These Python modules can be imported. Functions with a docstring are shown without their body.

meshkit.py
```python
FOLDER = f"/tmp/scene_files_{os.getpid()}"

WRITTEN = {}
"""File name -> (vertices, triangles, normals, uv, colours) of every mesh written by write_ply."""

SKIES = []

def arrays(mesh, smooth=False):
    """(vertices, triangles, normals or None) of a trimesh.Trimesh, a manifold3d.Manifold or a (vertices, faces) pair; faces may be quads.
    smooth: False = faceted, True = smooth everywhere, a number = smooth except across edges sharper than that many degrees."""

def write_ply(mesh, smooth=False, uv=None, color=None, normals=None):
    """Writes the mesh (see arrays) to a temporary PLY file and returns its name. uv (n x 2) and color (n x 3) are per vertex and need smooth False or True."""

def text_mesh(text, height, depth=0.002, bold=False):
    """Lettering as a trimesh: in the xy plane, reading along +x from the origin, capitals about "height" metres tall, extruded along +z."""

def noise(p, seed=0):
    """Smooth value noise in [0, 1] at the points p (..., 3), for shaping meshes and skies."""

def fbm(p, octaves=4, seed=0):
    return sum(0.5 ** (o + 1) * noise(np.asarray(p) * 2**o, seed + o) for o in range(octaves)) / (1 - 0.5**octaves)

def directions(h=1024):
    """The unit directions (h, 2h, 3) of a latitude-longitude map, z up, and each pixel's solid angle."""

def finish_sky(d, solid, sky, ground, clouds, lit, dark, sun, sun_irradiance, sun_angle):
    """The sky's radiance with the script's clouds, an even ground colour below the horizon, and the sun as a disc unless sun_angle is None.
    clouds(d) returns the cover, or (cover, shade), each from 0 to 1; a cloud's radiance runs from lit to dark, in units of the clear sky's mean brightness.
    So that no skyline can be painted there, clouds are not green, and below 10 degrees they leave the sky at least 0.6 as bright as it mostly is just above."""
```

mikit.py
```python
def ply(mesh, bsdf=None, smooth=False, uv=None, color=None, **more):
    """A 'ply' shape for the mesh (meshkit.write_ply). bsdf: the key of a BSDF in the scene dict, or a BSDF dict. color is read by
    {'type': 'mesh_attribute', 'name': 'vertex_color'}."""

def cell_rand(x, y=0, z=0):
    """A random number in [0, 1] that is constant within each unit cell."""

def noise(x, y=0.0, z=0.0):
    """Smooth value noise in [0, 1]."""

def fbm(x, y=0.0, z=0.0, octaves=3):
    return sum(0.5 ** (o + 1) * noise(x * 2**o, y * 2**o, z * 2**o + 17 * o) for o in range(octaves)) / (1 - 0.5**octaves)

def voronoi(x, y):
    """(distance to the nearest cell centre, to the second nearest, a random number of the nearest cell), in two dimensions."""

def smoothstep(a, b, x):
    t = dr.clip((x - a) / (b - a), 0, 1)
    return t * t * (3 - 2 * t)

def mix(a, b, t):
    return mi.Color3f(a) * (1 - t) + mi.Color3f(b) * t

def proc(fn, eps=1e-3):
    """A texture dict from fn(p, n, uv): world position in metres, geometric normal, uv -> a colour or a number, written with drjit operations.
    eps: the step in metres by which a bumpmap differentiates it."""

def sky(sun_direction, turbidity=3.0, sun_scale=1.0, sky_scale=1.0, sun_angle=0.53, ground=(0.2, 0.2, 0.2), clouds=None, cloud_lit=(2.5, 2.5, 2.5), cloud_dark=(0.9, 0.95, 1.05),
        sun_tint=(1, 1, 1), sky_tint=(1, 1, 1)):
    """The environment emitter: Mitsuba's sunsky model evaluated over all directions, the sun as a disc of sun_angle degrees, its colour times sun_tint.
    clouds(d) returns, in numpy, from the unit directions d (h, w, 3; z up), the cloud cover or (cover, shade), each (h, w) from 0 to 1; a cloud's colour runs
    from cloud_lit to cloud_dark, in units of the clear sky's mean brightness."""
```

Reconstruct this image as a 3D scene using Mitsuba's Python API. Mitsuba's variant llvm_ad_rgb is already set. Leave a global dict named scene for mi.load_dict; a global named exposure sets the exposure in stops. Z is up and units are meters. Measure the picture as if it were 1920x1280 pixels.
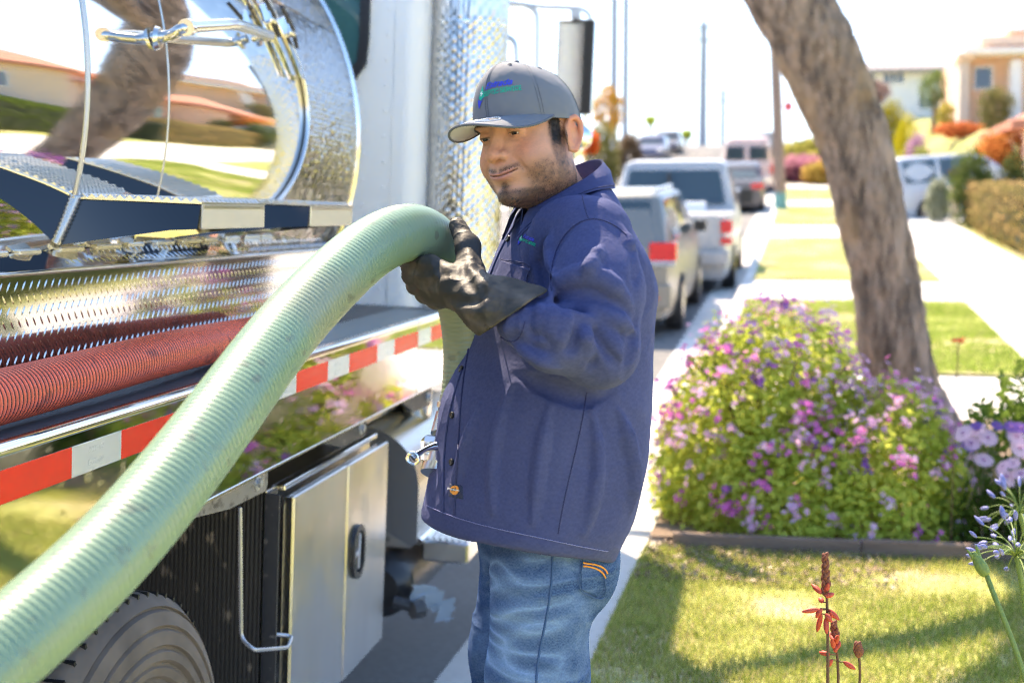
import math, random
import numpy as np, trimesh, drjit as dr, mitsuba as mi
import mikit, meshkit
from mikit import ply, proc, noise, fbm, voronoi, smoothstep, mix
from shapely.geometry import Polygon, LineString, Point
from scipy.interpolate import CubicSpline, PchipInterpolator
from scipy.spatial import cKDTree

scene, labels = {}, {}
T = mi.ScalarTransform4f
RNG = np.random.default_rng(7)

# ---- camera, sky, exposure -------------------------------------------------
PW, PH, FPX = 1920.0, 1280.0, 2667.0
CAM = np.array([0.0, 0.0, 1.47])
PITCH = math.atan((640 - 402) / FPX)
YAW = math.atan(540 * math.cos(PITCH) / FPX)
FW = np.array([-math.sin(YAW) * math.cos(PITCH), math.cos(YAW) * math.cos(PITCH), -math.sin(PITCH)])
RT = np.array([math.cos(YAW), math.sin(YAW), 0.0])
UP = np.cross(RT, FW)
FOCUS = 2.42
scene['camera'] = {'type': 'thinlens', 'fov': 2 * math.degrees(math.atan(PW / 2 / FPX)), 'fov_axis': 'x',
                   'aperture_radius': 0.0060, 'focus_distance': FOCUS, 'near_clip': 0.05, 'far_clip': 4000.0,
                   'to_world': T().look_at(origin=CAM.tolist(), target=(CAM + FW).tolist(), up=[0, 0, 1])}
SUN = np.array([-0.41, 0.70, 1.05])
scene['sky'] = mikit.sky(SUN.tolist(), turbidity=5.0, sky_tint=(.93, .98, 1.05), sun_tint=(1.0, 0.97, 0.92), ground=(0.3, 0.3, 0.28))
exposure = 3.38

# ---- placing helpers -------------------------------------------------------
def ray(px, py):
    d = FW + RT * ((px - PW / 2) / FPX) - UP * ((py - PH / 2) / FPX)
    return d                                  # unit depth along the optical axis
def at(px, py, depth):
    return CAM + ray(px, py) * depth
def on_plane(px, py, n, p):
    d = ray(px, py); n = np.asarray(n, float)
    return CAM + d * (np.dot(n, np.asarray(p) - CAM) / np.dot(n, d))
PROFILE = PchipInterpolator([-40, 0, 6, 20.5, 33, 45, 56, 70, 85, 100, 112, 120, 135, 170, 400],
                            [0, 0, 0, .52, 1.12, 1.85, 2.55, 3.65, 4.95, 6.2, 6.95, 7.05, 6.6, 4.0, 2.0])
def gz(y):
    return PROFILE(np.clip(y, -40, 400))
def on_ground(px, py, dz=0.0):
    d = ray(px, py); lo, hi = 0.3, 300.0
    f = lambda t: CAM[2] + d[2] * t - (gz(CAM[1] + d[1] * t) + dz)
    ts = np.linspace(lo, hi, 6000); v = np.array([CAM[2] + d[2] * t for t in ts]) - (gz(CAM[1] + d[1] * ts) + dz)
    k = np.argmax(v < 0); t = ts[k]
    return CAM + d * t
# truck frame: rolled towards the kerb by the camber and parked at a slight angle
ROLL, TYAW, PIV = math.radians(2.4), math.radians(1.29), np.array([-1.14, 0, 1.12])
def _rz(a):
    m = np.eye(4); m[:2, :2] = [[math.cos(a), -math.sin(a)], [math.sin(a), math.cos(a)]]; return m
def _ry(a):
    m = np.eye(4); m[0, 0] = m[2, 2] = math.cos(a); m[0, 2] = math.sin(a); m[2, 0] = -math.sin(a); return m
def _tr(v):
    m = np.eye(4); m[:3, 3] = v; return m
TRUCK = _rz(TYAW) @ _tr(PIV) @ _ry(ROLL) @ _tr(-PIV)
TINV = np.linalg.inv(TRUCK)
def tx(px, py, x):                            # pixel -> truck coordinates on the plane X = x
    o = TINV[:3, :3] @ CAM + TINV[:3, 3]; d = TINV[:3, :3] @ ray(px, py)
    return o + d * ((x - o[0]) / d[0])
def tz(px, py, z):
    o = TINV[:3, :3] @ CAM + TINV[:3, 3]; d = TINV[:3, :3] @ ray(px, py)
    return o + d * ((z - o[2]) / d[2])
def ty(px, py, y):
    o = TINV[:3, :3] @ CAM + TINV[:3, 3]; d = TINV[:3, :3] @ ray(px, py)
    return o + d * ((y - o[1]) / d[1])

# ---- scene helpers ---------------------------------------------------------
USED = {}
def numbered(key):
    n = USED.get(key, 0); USED[key] = n + 1
    return key if n == 0 else f'{key}_{n:03d}'
def thing(name, label=None, cat=None, group=None, kind=None):
    key = numbered(name); e = {}
    if label: e['label'] = label
    if cat: e['category'] = cat
    if group: e['group'] = group
    if kind: e['kind'] = kind
    if e: labels[key] = e
    return key
def add(parent, name, mesh, bsdf, smooth=False, m=None, label=None, kind=None, color=None, uv=None):
    key = numbered(parent + '__' + name if parent else name)
    if m is not None:
        mesh = mesh.copy(); mesh.apply_transform(m)
    scene[key] = ply(mesh, bsdf, smooth=smooth, color=color, uv=uv)
    if label or kind:
        labels[key] = {k: v for k, v in (('label', label), ('kind', kind)) if v}
    return key
def one(name, mesh, bsdf, label, cat=None, smooth=False, group=None, kind=None, m=None, color=None):
    key = numbered(name)
    if m is not None:
        mesh = mesh.copy(); mesh.apply_transform(m)
    scene[key] = ply(mesh, bsdf, smooth=smooth, color=color)
    labels[key] = {k: v for k, v in (('label', label), ('category', cat), ('group', group), ('kind', kind)) if v}
    return key
def structure(name, mesh, bsdf, smooth=False, label=None):
    key = numbered(name); scene[key] = ply(mesh, bsdf, smooth=smooth)
    labels[key] = {'kind': 'structure', **({'label': label} if label else {})}
    return key
def cat(*ms):
    ms = [m for m in (ms[0] if len(ms) == 1 and isinstance(ms[0], (list, tuple)) else ms) if m is not None]
    return trimesh.util.concatenate(ms)
def mesh(v, f):
    f = np.asarray(f)
    if f.shape[1] == 4:
        f = np.vstack([f[:, [0, 1, 2]], f[:, [0, 2, 3]]])
    return trimesh.Trimesh(np.asarray(v, float), f, process=False)
def box(x0, x1, y0, y1, z0, z1, b=0.0):
    lo, hi = np.minimum([x0, y0, z0], [x1, y1, z1]), np.maximum([x0, y0, z0], [x1, y1, z1])
    if b <= 0:
        m = trimesh.creation.box(extents=hi - lo); m.apply_translation((lo + hi) / 2); return m
    b = min(b, 0.49 * (hi - lo).min()); pts = []
    for sx in (0, 1):
        for sy in (0, 1):
            for sz in (0, 1):
                c = np.where([sx, sy, sz], hi, lo); s = np.where([sx, sy, sz], -1, 1) * b
                for k in range(3):
                    p = c + s; p[k] = c[k]; pts.append(p)
    return trimesh.convex.convex_hull(np.array(pts))
def frames(P):
    P = np.asarray(P, float); t = np.gradient(P, axis=0); t /= np.linalg.norm(t, axis=1, keepdims=True) + 1e-12
    n = np.cross(t[0], [0, 0, 1.0] if abs(t[0][2]) < 0.9 else [1.0, 0, 0]); n /= np.linalg.norm(n)
    N = [n]
    for i in range(1, len(P)):
        n = N[-1] - t[i] * np.dot(N[-1], t[i]); N.append(n / np.linalg.norm(n))
    N = np.array(N); return t, N, np.cross(t, N)
def tube(P, r, sides=12, caps=True):
    P = np.asarray(P, float); t, N, B = frames(P); r = np.broadcast_to(r, (len(P),))
    a = np.arange(sides) * 2 * np.pi / sides
    v = P[:, None] + r[:, None, None] * (np.cos(a)[None, :, None] * N[:, None] + np.sin(a)[None, :, None] * B[:, None])
    i, j = np.meshgrid(np.arange(len(P) - 1), np.arange(sides), indexing='ij')
    q = np.stack([i * sides + j, i * sides + (j + 1) % sides, (i + 1) * sides + (j + 1) % sides, (i + 1) * sides + j], -1).reshape(-1, 4)
    f = np.vstack([q[:, [0, 1, 2]], q[:, [0, 2, 3]]]); v = v.reshape(-1, 3)
    if caps:
        n = len(v); v = np.vstack([v, P[:1], P[-1:]]); k = np.arange(sides); e = (len(P) - 1) * sides
        f = np.vstack([f, np.stack([k * 0 + n, (k + 1) % sides, k], 1), np.stack([k * 0 + n + 1, e + k, e + (k + 1) % sides], 1)])
    return trimesh.Trimesh(v, f, process=False)
def spline(P, n):
    P = np.asarray(P, float); s = np.r_[0, np.cumsum(np.linalg.norm(np.diff(P, axis=0), axis=1))]
    return CubicSpline(s, P)(np.linspace(0, s[-1], n))
def bent(P, r=0.03, n=5):                      # polyline with rounded corners
    P = [np.asarray(p, float) for p in P]; out = [P[0]]
    for a, b, c in zip(P[:-2], P[1:-1], P[2:]):
        u, w = a - b, c - b; lu, lw = np.linalg.norm(u), np.linalg.norm(w); k = min(r, .45 * lu, .45 * lw)
        p, q = b + u / lu * k, b + w / lw * k
        for s in np.linspace(0, 1, n):
            out.append((1 - s) ** 2 * p + 2 * s * (1 - s) * b + s * s * q)
    out.append(P[-1]); return np.array(out)
def prism(poly, axis, a, b):                   # 2-D outline swept along an axis: x -> (y,z), y -> (x,z), z -> (x,y)
    m = trimesh.creation.extrude_polygon(poly if isinstance(poly, Polygon) else Polygon(poly), b - a, engine='earcut')
    v = m.vertices.copy(); u, w, h = v[:, 0], v[:, 1], v[:, 2] + a
    m.vertices = {'x': np.stack([h, u, w], 1), 'y': np.stack([u, h, w], 1), 'z': np.stack([u, w, h], 1)}[axis]
    if axis == 'y':
        m.invert()
    return m
def lathe(prof, sides=32, axis='z', c=(0, 0, 0)):
    prof = np.asarray(prof, float); a = np.arange(sides) * 2 * np.pi / sides
    v = np.stack([prof[:, None, 0] * np.cos(a), prof[:, None, 0] * np.sin(a), np.broadcast_to(prof[:, None, 1], (len(prof), sides))], -1).reshape(-1, 3)
    i, j = np.meshgrid(np.arange(len(prof) - 1), np.arange(sides), indexing='ij')
    q = np.stack([i * sides + j, i * sides + (j + 1) % sides, (i + 1) * sides + (j + 1) % sides, (i + 1) * sides + j], -1).reshape(-1, 4)
    if axis == 'x': v = v[:, [2, 0, 1]]
    if axis == 'y': v = v[:, [1, 2, 0]]
    return mesh(v + np.asarray(c), q)
def grid_mesh(X, Y, Z):
    n, m = X.shape; v = np.stack([X, Y, Z], -1).reshape(-1, 3)
    i, j = np.meshgrid(np.arange(n - 1), np.arange(m - 1), indexing='ij')
    return mesh(v, np.stack([i * m + j, (i + 1) * m + j, (i + 1) * m + j + 1, i * m + j + 1], -1).reshape(-1, 4))
def scatter(base_v, base_f, pos, R, s):         # many copies as one mesh: R (n,3,3), s (n,)
    v = np.einsum('nij,kj->nki', R, base_v) * np.asarray(s)[:, None, None] + pos[:, None]
    f = base_f[None] + (np.arange(len(pos)) * len(base_v))[:, None, None]
    return trimesh.Trimesh(v.reshape(-1, 3), f.reshape(-1, base_f.shape[1]), process=False)
def basis(n, rng, spin=None):
    n = n / (np.linalg.norm(n, axis=1, keepdims=True) + 1e-12); a = rng.normal(size=n.shape)
    u = np.cross(n, a); u /= np.linalg.norm(u, axis=1, keepdims=True) + 1e-12
    return np.stack([u, np.cross(n, u), n], -1)
# signed distances and a surface-nets mesher
def grid(lo, hi, h):
    lo, hi = np.asarray(lo, float), np.asarray(hi, float); n = np.ceil((hi - lo) / h).astype(int) + 1
    ax = [lo[k] + h * np.arange(n[k]) for k in range(3)]
    return np.stack(np.meshgrid(*ax, indexing='ij'), -1).astype(np.float32), lo, h
def ell(P, c, r, R=None):
    q = P - np.asarray(c, np.float32)
    if R is not None: q = q @ np.asarray(R, np.float32)
    r = np.asarray(r, np.float32); k0 = np.linalg.norm(q / r, axis=-1); k1 = np.linalg.norm(q / (r * r), axis=-1) + 1e-9
    return k0 * (k0 - 1) / k1
def cap(P, a, b, ra, rb=None):
    a, b = np.asarray(a, np.float32), np.asarray(b, np.float32); rb = ra if rb is None else rb
    d = b - a; t = np.clip(((P - a) @ d) / float(d @ d), 0, 1)
    return np.linalg.norm(P - a - t[..., None] * d, axis=-1) - (ra + (rb - ra) * t)
def smin(a, b, k):
    h = np.clip(0.5 + 0.5 * (b - a) / k, 0, 1); return b * (1 - h) + a * h - k * h * (1 - h)
def smax(a, b, k):
    return -smin(-a, -b, k)
def nets(F, lo, h):
    s = F < 0; n = np.array(F.shape)
    c = sum(s[i:n[0] - 1 + i, j:n[1] - 1 + j, k:n[2] - 1 + k].astype(np.int8) for i in (0, 1) for j in (0, 1) for k in (0, 1))
    I = np.argwhere((c > 0) & (c < 8)); idx = -np.ones(n - 1, int); idx[tuple(I.T)] = np.arange(len(I))
    acc, cnt = np.zeros((len(I), 3)), np.zeros(len(I))
    corner = lambda o: F[I[:, 0] + o[0], I[:, 1] + o[1], I[:, 2] + o[2]]
    for ax in range(3):
        o1, o2 = [k for k in range(3) if k != ax]
        for a in (0, 1):
            for b in (0, 1):
                p = [0, 0, 0]; p[o1], p[o2] = a, b; q = list(p); q[ax] = 1
                f0, f1 = corner(p), corner(q); on = (f0 < 0) != (f1 < 0)
                t = np.where(on, f0 / np.where(on, f0 - f1, 1), 0); x = np.tile(np.array(p, float), (len(I), 1)); x[:, ax] = t
                acc[on] += x[on]; cnt[on] += 1
    V = np.asarray(lo) + h * (I + acc / cnt[:, None]); faces = []
    for ax in range(3):
        o1, o2 = [(1, 2), (2, 0), (0, 1)][ax]; sl0 = [slice(None)] * 3; sl1 = [slice(None)] * 3
        sl0[ax], sl1[ax] = slice(0, -1), slice(1, None); d = s[tuple(sl0)] != s[tuple(sl1)]; E = np.argwhere(d)
        E = E[(E[:, o1] > 0) & (E[:, o2] > 0) & (E[:, o1] < n[o1] - 1) & (E[:, o2] < n[o2] - 1)]
        def ci(a, b):
            e = E.copy(); e[:, o1] -= a; e[:, o2] -= b; return idx[tuple(e.T)]
        q = np.stack([ci(1, 1), ci(0, 1), ci(0, 0), ci(1, 0)], 1); inside = s[tuple(E.T)]
        q = np.where(inside[:, None], q, q[:, ::-1]); faces.append(q)
    q = np.vstack(faces); q = q[(q >= 0).all(1)]
    return mesh(V, q)
def taubin(m, n=8):
    trimesh.smoothing.filter_taubin(m, iterations=n); return m

def ribbed(P, r, pitch, amp, sides=28, sub=6):
    P = np.asarray(P); L = np.linalg.norm(np.diff(P, axis=0), axis=1).sum(); n = int(L / pitch * sub); Q = spline(P, n); s_ = np.linspace(0, L, n)
    ph = (s_ / pitch) % 1.0; prof_ = 1 - np.abs(2 * ph - 1) ** 3; return tube(Q, r - amp + amp * prof_, sides), ph, n
# ---- materials -------------------------------------------------------------
def principled(color, rough=0.5, metal=0.0, **k):
    c = {'type': 'rgb', 'value': list(color)} if not isinstance(color, dict) else color    # roughness may be a texture too
    return {'type': 'twosided', 'bsdf': {'type': 'principled', 'base_color': c, 'roughness': rough, 'metallic': metal, **k}}
def bump(bsdf, fn, eps=1e-3, scale=1.0):
    inner = bsdf['bsdf'] if bsdf['type'] == 'twosided' else bsdf
    return {'type': 'twosided', 'bsdf': {'type': 'bumpmap', 'arbitrary': proc(fn, eps), 'bsdf': inner, 'scale': scale}}
def vcol(rough=0.8, **k):
    return {'type': 'twosided', 'bsdf': {'type': 'principled', 'base_color': {'type': 'mesh_attribute', 'name': 'vertex_color'}, 'roughness': rough, **k}}
def pc(fn, eps=1e-3):
    return proc(fn, eps)
M = scene
# ---- shared materials ------------------------------------------------------
def _wave(p, n, uv):
    return 0.0011 * fbm(p.x * 1.5, p.y * 2.2, p.z * 7.0, 2)
def _wave2(p, n, uv):
    return 0.00035 * fbm(p.x * 7.0, p.y * 3.0, p.z * 9.0, 2)
M['m_mirror'] = bump(principled((.76, .755, .74), 0.035, 1.0), _wave, 4e-3)
def _film(p, n, uv):                            # road film: hazier low down and in blotches
    return .035 + .16 * smoothstep(.5, .8, fbm(p.x * 5, p.y * 3, p.z * 9, 4)) + .12 * smoothstep(.62, .8, fbm(p.x * 40, p.y * 22, p.z * 40, 2))
M['m_panel'] = bump(principled((.74, .73, .70), pc(_film), 1.0), _wave2, 3e-3)
M['m_chrome'] = principled((.88, .87, .85), 0.07, 1.0)
M['m_stainless'] = principled((.74, .72, .68), 0.2, 1.0)
M['m_quilt'] = principled((.60, .585, .565), 0.06, 1.0)
def _brushcol(p, n, uv):
    t = fbm(p.x * 9, p.y * 9, p.z * 2.0, 3)
    return mix((.56, .55, .53), (.70, .69, .665), t)
def _brushr(p, n, uv):
    return .22 + .22 * smoothstep(.45, .75, fbm(p.x * 6, p.y * 6, p.z * 4 + 3, 4))
def _brush(p, n, uv):
    return 0.00006 * noise(p.x * 900, p.y * 900, p.z * 12) + 0.0007 * fbm(p.x * 3, p.y * 3, p.z * 2.5, 2)
M['m_brushed'] = bump(principled(pc(_brushcol), pc(_brushr), 1.0), _brush, 6e-4)
M['m_jacket'] = principled((.47, .455, .435), 0.07, 1.0)
M['m_fuel'] = principled((.50, .47, .42), 0.27, 1.0)
M['m_alu'] = principled((.78, .77, .74), 0.22, 1.0)
M['m_alu_dull'] = principled((.74, .7, .6), 0.42, 0.85)
M['m_step'] = bump(principled((.085, .085, .088), 0.14, 1.0), _wave2, 3e-3)
M['m_tread'] = bump(principled((.50, .50, .50), 0.06, 1.0), _wave2, 3e-3)
M['m_weld'] = principled((.6, .58, .54), 0.38, 1.0)
M['m_zinc'] = principled((.55, .57, .6), 0.4, 0.8)
M['m_cab'] = principled((.82, .815, .80), 0.4, 0.0, clearcoat=.6, clearcoat_gloss=0.9)
M['m_deck'] = principled((.15, .185, .20), 0.4, 0.5)
M['m_dark_glass'] = principled((.05, .13, .13), 0.04, 0.0, specular=0.8)
M['m_gasket'] = principled((.018, .018, .02), 0.45)
M['m_glass'] = {'type': 'thindielectric', 'int_ior': 1.5}
def _dirt(p, n, uv):
    return mix((.022, .021, .021), (.2, .16, .12), smoothstep(.66, .80, fbm(p.x * 34, p.y * 34, p.z * 16, 3)))
M['m_flap'] = principled(pc(_dirt), 0.6)
def _steel(p, n, uv):
    return mix((.035, .035, .038), (.17, .15, .13), smoothstep(.6, .85, fbm(p.x * 60, p.y * 60, p.z * 60, 3)))
M['m_black_steel'] = principled(pc(_steel), 0.5, specular=.6)
def _grey_steel(p, n, uv):
    return mix((.27, .255, .23), (.09, .085, .08), smoothstep(.55, .8, fbm(p.x * 45, p.y * 45, p.z * 45, 3)))
M['m_bracket'] = principled(pc(_grey_steel), 0.5, 0.4)
M['m_black'] = principled((.02, .02, .021), 0.35)
def _tyre(p, n, uv):
    return mix((.10, .082, .068), (.22, .18, .145), fbm(p.x * 9, p.y * 12, p.z * 12, 4))
M['m_tyre'] = principled(pc(_tyre), 0.75)
M['m_tape_red'] = principled((.78, .022, .006), 0.3, 0.0, clearcoat=.7, clearcoat_gloss=.97, specular=.5)
M['m_tape_white'] = principled((.72, .76, .78), 0.25, 0.35, clearcoat=1.0, clearcoat_gloss=.97)
M['m_tape_print'] = principled((.5, .53, .55), 0.3)
def _hosecol(p, n, uv):
    g = fbm(p.x * 7, p.y * 7, p.z * 7, 3); s = smoothstep(.62, .80, fbm(p.x * 46, p.y * 46, p.z * 46, 3)); d = smoothstep(.56, .74, fbm(p.x * 3.1 + 5, p.y * 3.1, p.z * 3.1, 3))
    c = mix((.135, .225, .135), (.20, .29, .185), g); c = mix(c, (.26, .26, .17), .55 * d); return mix(c, (.11, .12, .085), .6 * s)
M['m_hose_green'] = principled(pc(_hosecol), 0.30, 0.0, clearcoat=.5, clearcoat_gloss=.85, specular=.6, spec_tint=0.0)
M['m_hose_red'] = vcol(0.42)
M['m_rubber_cuff'] = principled((.16, .17, .14), 0.55)
# ground
def _asphalt(p, n, uv):
    a = fbm(p.x * 60, p.y * 60, 0, 2); b = fbm(p.x * .7, p.y * .35, 0, 3)
    return mix((.11, .107, .104), (.19, .185, .178), .55 * b + .45 * a)
M['m_road'] = bump(principled(pc(_asphalt), .85), lambda p, n, uv: 0.004 * noise(p.x * 90, p.y * 90), 2e-3)
def _concrete(p, n, uv):
    a = fbm(p.x * 40, p.y * 40, p.z * 40, 2); b = fbm(p.x * 1.3, p.y * 1.3, 3, 3)
    return mix((.47, .44, .40), (.66, .63, .585), .6 * b + .4 * a)
M['m_concrete'] = bump(principled(pc(_concrete), .85), lambda p, n, uv: 0.0015 * noise(p.x * 130, p.y * 130, p.z * 130), 2e-3)
def _soil(p, n, uv):
    return mix((.10, .065, .04), (.26, .19, .13), fbm(p.x * 22, p.y * 22, p.z * 22, 4))
M['m_soil'] = principled(pc(_soil), .95)
def _lawn(p, n, uv):
    a = fbm(p.x * 55, p.y * 55, 0, 2); b = fbm(p.x * 2.1, p.y * 2.1, 5, 3)
    c = mix((.30, .34, .07), (.46, .45, .14), a)
    return mix(c, (.50, .43, .22), smoothstep(.48, .72, b))
M['m_lawn'] = bump(principled(pc(_lawn), .9), lambda p, n, uv: 0.012 * noise(p.x * 120, p.y * 120), 2e-3)
M['m_leafcol'] = vcol(0.5, specular=.35)
M['m_flower'] = vcol(0.7, sheen=.3)
M['m_thin'] = {'type': 'principledthin', 'base_color': {'type': 'mesh_attribute', 'name': 'vertex_color'}, 'roughness': .5, 'diff_trans': 1.0, 'spec_trans': 0.0}
# ---- terrain, road, kerbs, pavements --------------------------------------
XK, XG, XS0, XS1 = -0.80, -0.65, 1.98, 3.62      # kerb face, kerb back, pavement from, to
XL = -9.6                                        # left kerb face
YS = np.unique(np.concatenate([np.arange(-14, 30, 0.5), np.arange(30, 140, 1.0), np.arange(140, 420, 20)]))
def strip(x0, x1, dz, ys=YS, nx=2, fn=None):
    X, Y = np.meshgrid(np.linspace(x0, x1, nx), ys, indexing='ij')
    Z = gz(Y) + dz + (fn(X, Y) if fn else 0)
    return grid_mesh(X, Y, Z)
def hill(X, Y):
    sm_ = lambda t: np.clip(t, 0, 1) ** 2 * (3 - 2 * np.clip(t, 0, 1))
    bank = 2.1 * sm_((X - 3.9) / 1.9) * sm_((Y - 41.5) / 5)
    r = np.clip(X - 5.5, 0, 40); return bank + 0.045 * r * np.clip((Y - 20) / 20, 0, 1) + 0.02 * np.clip(X - 8, 0, 200) * np.clip((Y - 20) / 30, 0, 1)
XX = np.r_[-400, -200, -80, -40, -20, -10, -4, 0, 3.6, 4.4, 5.2, 6, 8, 14, 22, 34, 60, 120, 400]
gx, gy = np.meshgrid(XX, np.r_[-60, YS, 600, 900], indexing='ij')
structure('ground', grid_mesh(gx, gy, gz(gy) - 0.45 + hill(gx, gy)), 'm_soil', smooth=True)
structure('road', strip(XL, XK - 0.45, -0.20, nx=14, fn=lambda X, Y: 0.012 * np.sin((X - XL) / (XK - XL) * np.pi)), 'm_road')
structure('gutter', strip(XK - 0.45, XK, -0.19), 'm_concrete')
structure('far_gutter', strip(XL - 0.03, XL + 0.4, -0.185), 'm_concrete')
def kerb(x0, x1, y0, y1):
    n = max(2, int((y1 - y0) / 0.75) + 1); ys = np.linspace(y0, y1, n); r = 0.02; sgn = 1 if x1 > x0 else -1
    prof = [(x0, -.32), (x0, -r), (x0 + sgn * r * .3, -r * .3), (x0 + sgn * r, 0.0), (x1, 0.002), (x1, -.32)]
    v = [[(px, y, gz(y) + pz) for px, pz in prof] for y in ys]; k = len(prof)
    q = [(i * k + j, i * k + j + 1, (i + 1) * k + j + 1, (i + 1) * k + j) for i in range(n - 1) for j in range(k - 1)]
    return mesh(np.array(v).reshape(-1, 3), np.array(q))
ke = thing('kerb', kind='structure')
edges = np.r_[-13.5, -10.5, -7.5, -4.5, -1.5, 1.5, 4.5, 7.5, 10.5, np.arange(13.5, 120, 3.0)]
for i, (a, b) in enumerate(zip(edges[:-1], edges[1:])):
    if i < 26:
        add(ke, 'stone', kerb(XK, XG, a + .004, b - .004), 'm_concrete')
add(ke, 'far_stone', kerb(XK, XG, edges[26], 130), 'm_concrete')
structure('opposite_kerb', kerb(XL, XL - .15, -14, 130), 'm_concrete')
structure('opposite_pavement', strip(XL - 3.2, XL - .152, 0.0), 'm_concrete')
structure('opposite_yard', strip(-40, XL - 3.2, 0.03, nx=4), 'm_lawn')
# parkway between kerb and pavement: concrete sheet, grass in patches, a planted bed
structure('parkway', strip(XG, XS0, -0.008, nx=6), 'm_concrete')
def slab(x0, x1, y0, y1, dz):
    ys = np.linspace(y0, y1, max(2, int((y1 - y0) / .5) + 1)); v = []
    g = 0.006
    for y in (ys + np.where(np.arange(len(ys)) == 0, g, np.where(np.arange(len(ys)) == len(ys) - 1, -g, 0))):
        z = gz(y) + dz; v.append([(x0, y, z - .1), (x0, y, z), (x1, y, z), (x1, y, z - .1)])
    n = len(ys); q = [(i * 4 + j, i * 4 + j + 1, (i + 1) * 4 + j + 1, (i + 1) * 4 + j) for i in range(n - 1) for j in range(3)]
    q += [(0, 3, 2, 1), ((n - 1) * 4, (n - 1) * 4 + 1, (n - 1) * 4 + 2, (n - 1) * 4 + 3)]
    return mesh(np.array(v).reshape(-1, 3), np.array(q))
pv = thing('pavement', kind='structure')
ys = np.r_[-8 + 1.55 * np.arange(0, 38)]
for a, b in zip(ys[:-1], ys[1:]):
    add(pv, 'slab', slab(XS0, XS1, a, b, 0.0), 'm_concrete')
add(pv, 'far_paving', slab(XS0, XS1, ys[-1], 130, 0.0), 'm_concrete')
yd = structure('yard', strip(XS1, 60, -0.03, nx=70, fn=lambda X, Y: hill(X, Y)), 'm_lawn', smooth=True)
PATCHES = [(-9, 6.12), (12.2, 17.9), (20.8, 30.4), (34.7, 42.8), (46.2, 54), (58, 70), (74, 100)]
for i, (a, b) in enumerate(PATCHES):
    structure('lawn', strip(XG + .004, XS0 - .004, 0.012, ys=np.linspace(a, b, max(6, int((b - a) * 2))), nx=20,
              fn=lambda X, Y: 0.02 * (meshkit.fbm(np.stack([X * 2, Y * 2, X * 0], -1), 2) - .3)), 'm_lawn', smooth=True)
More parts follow.
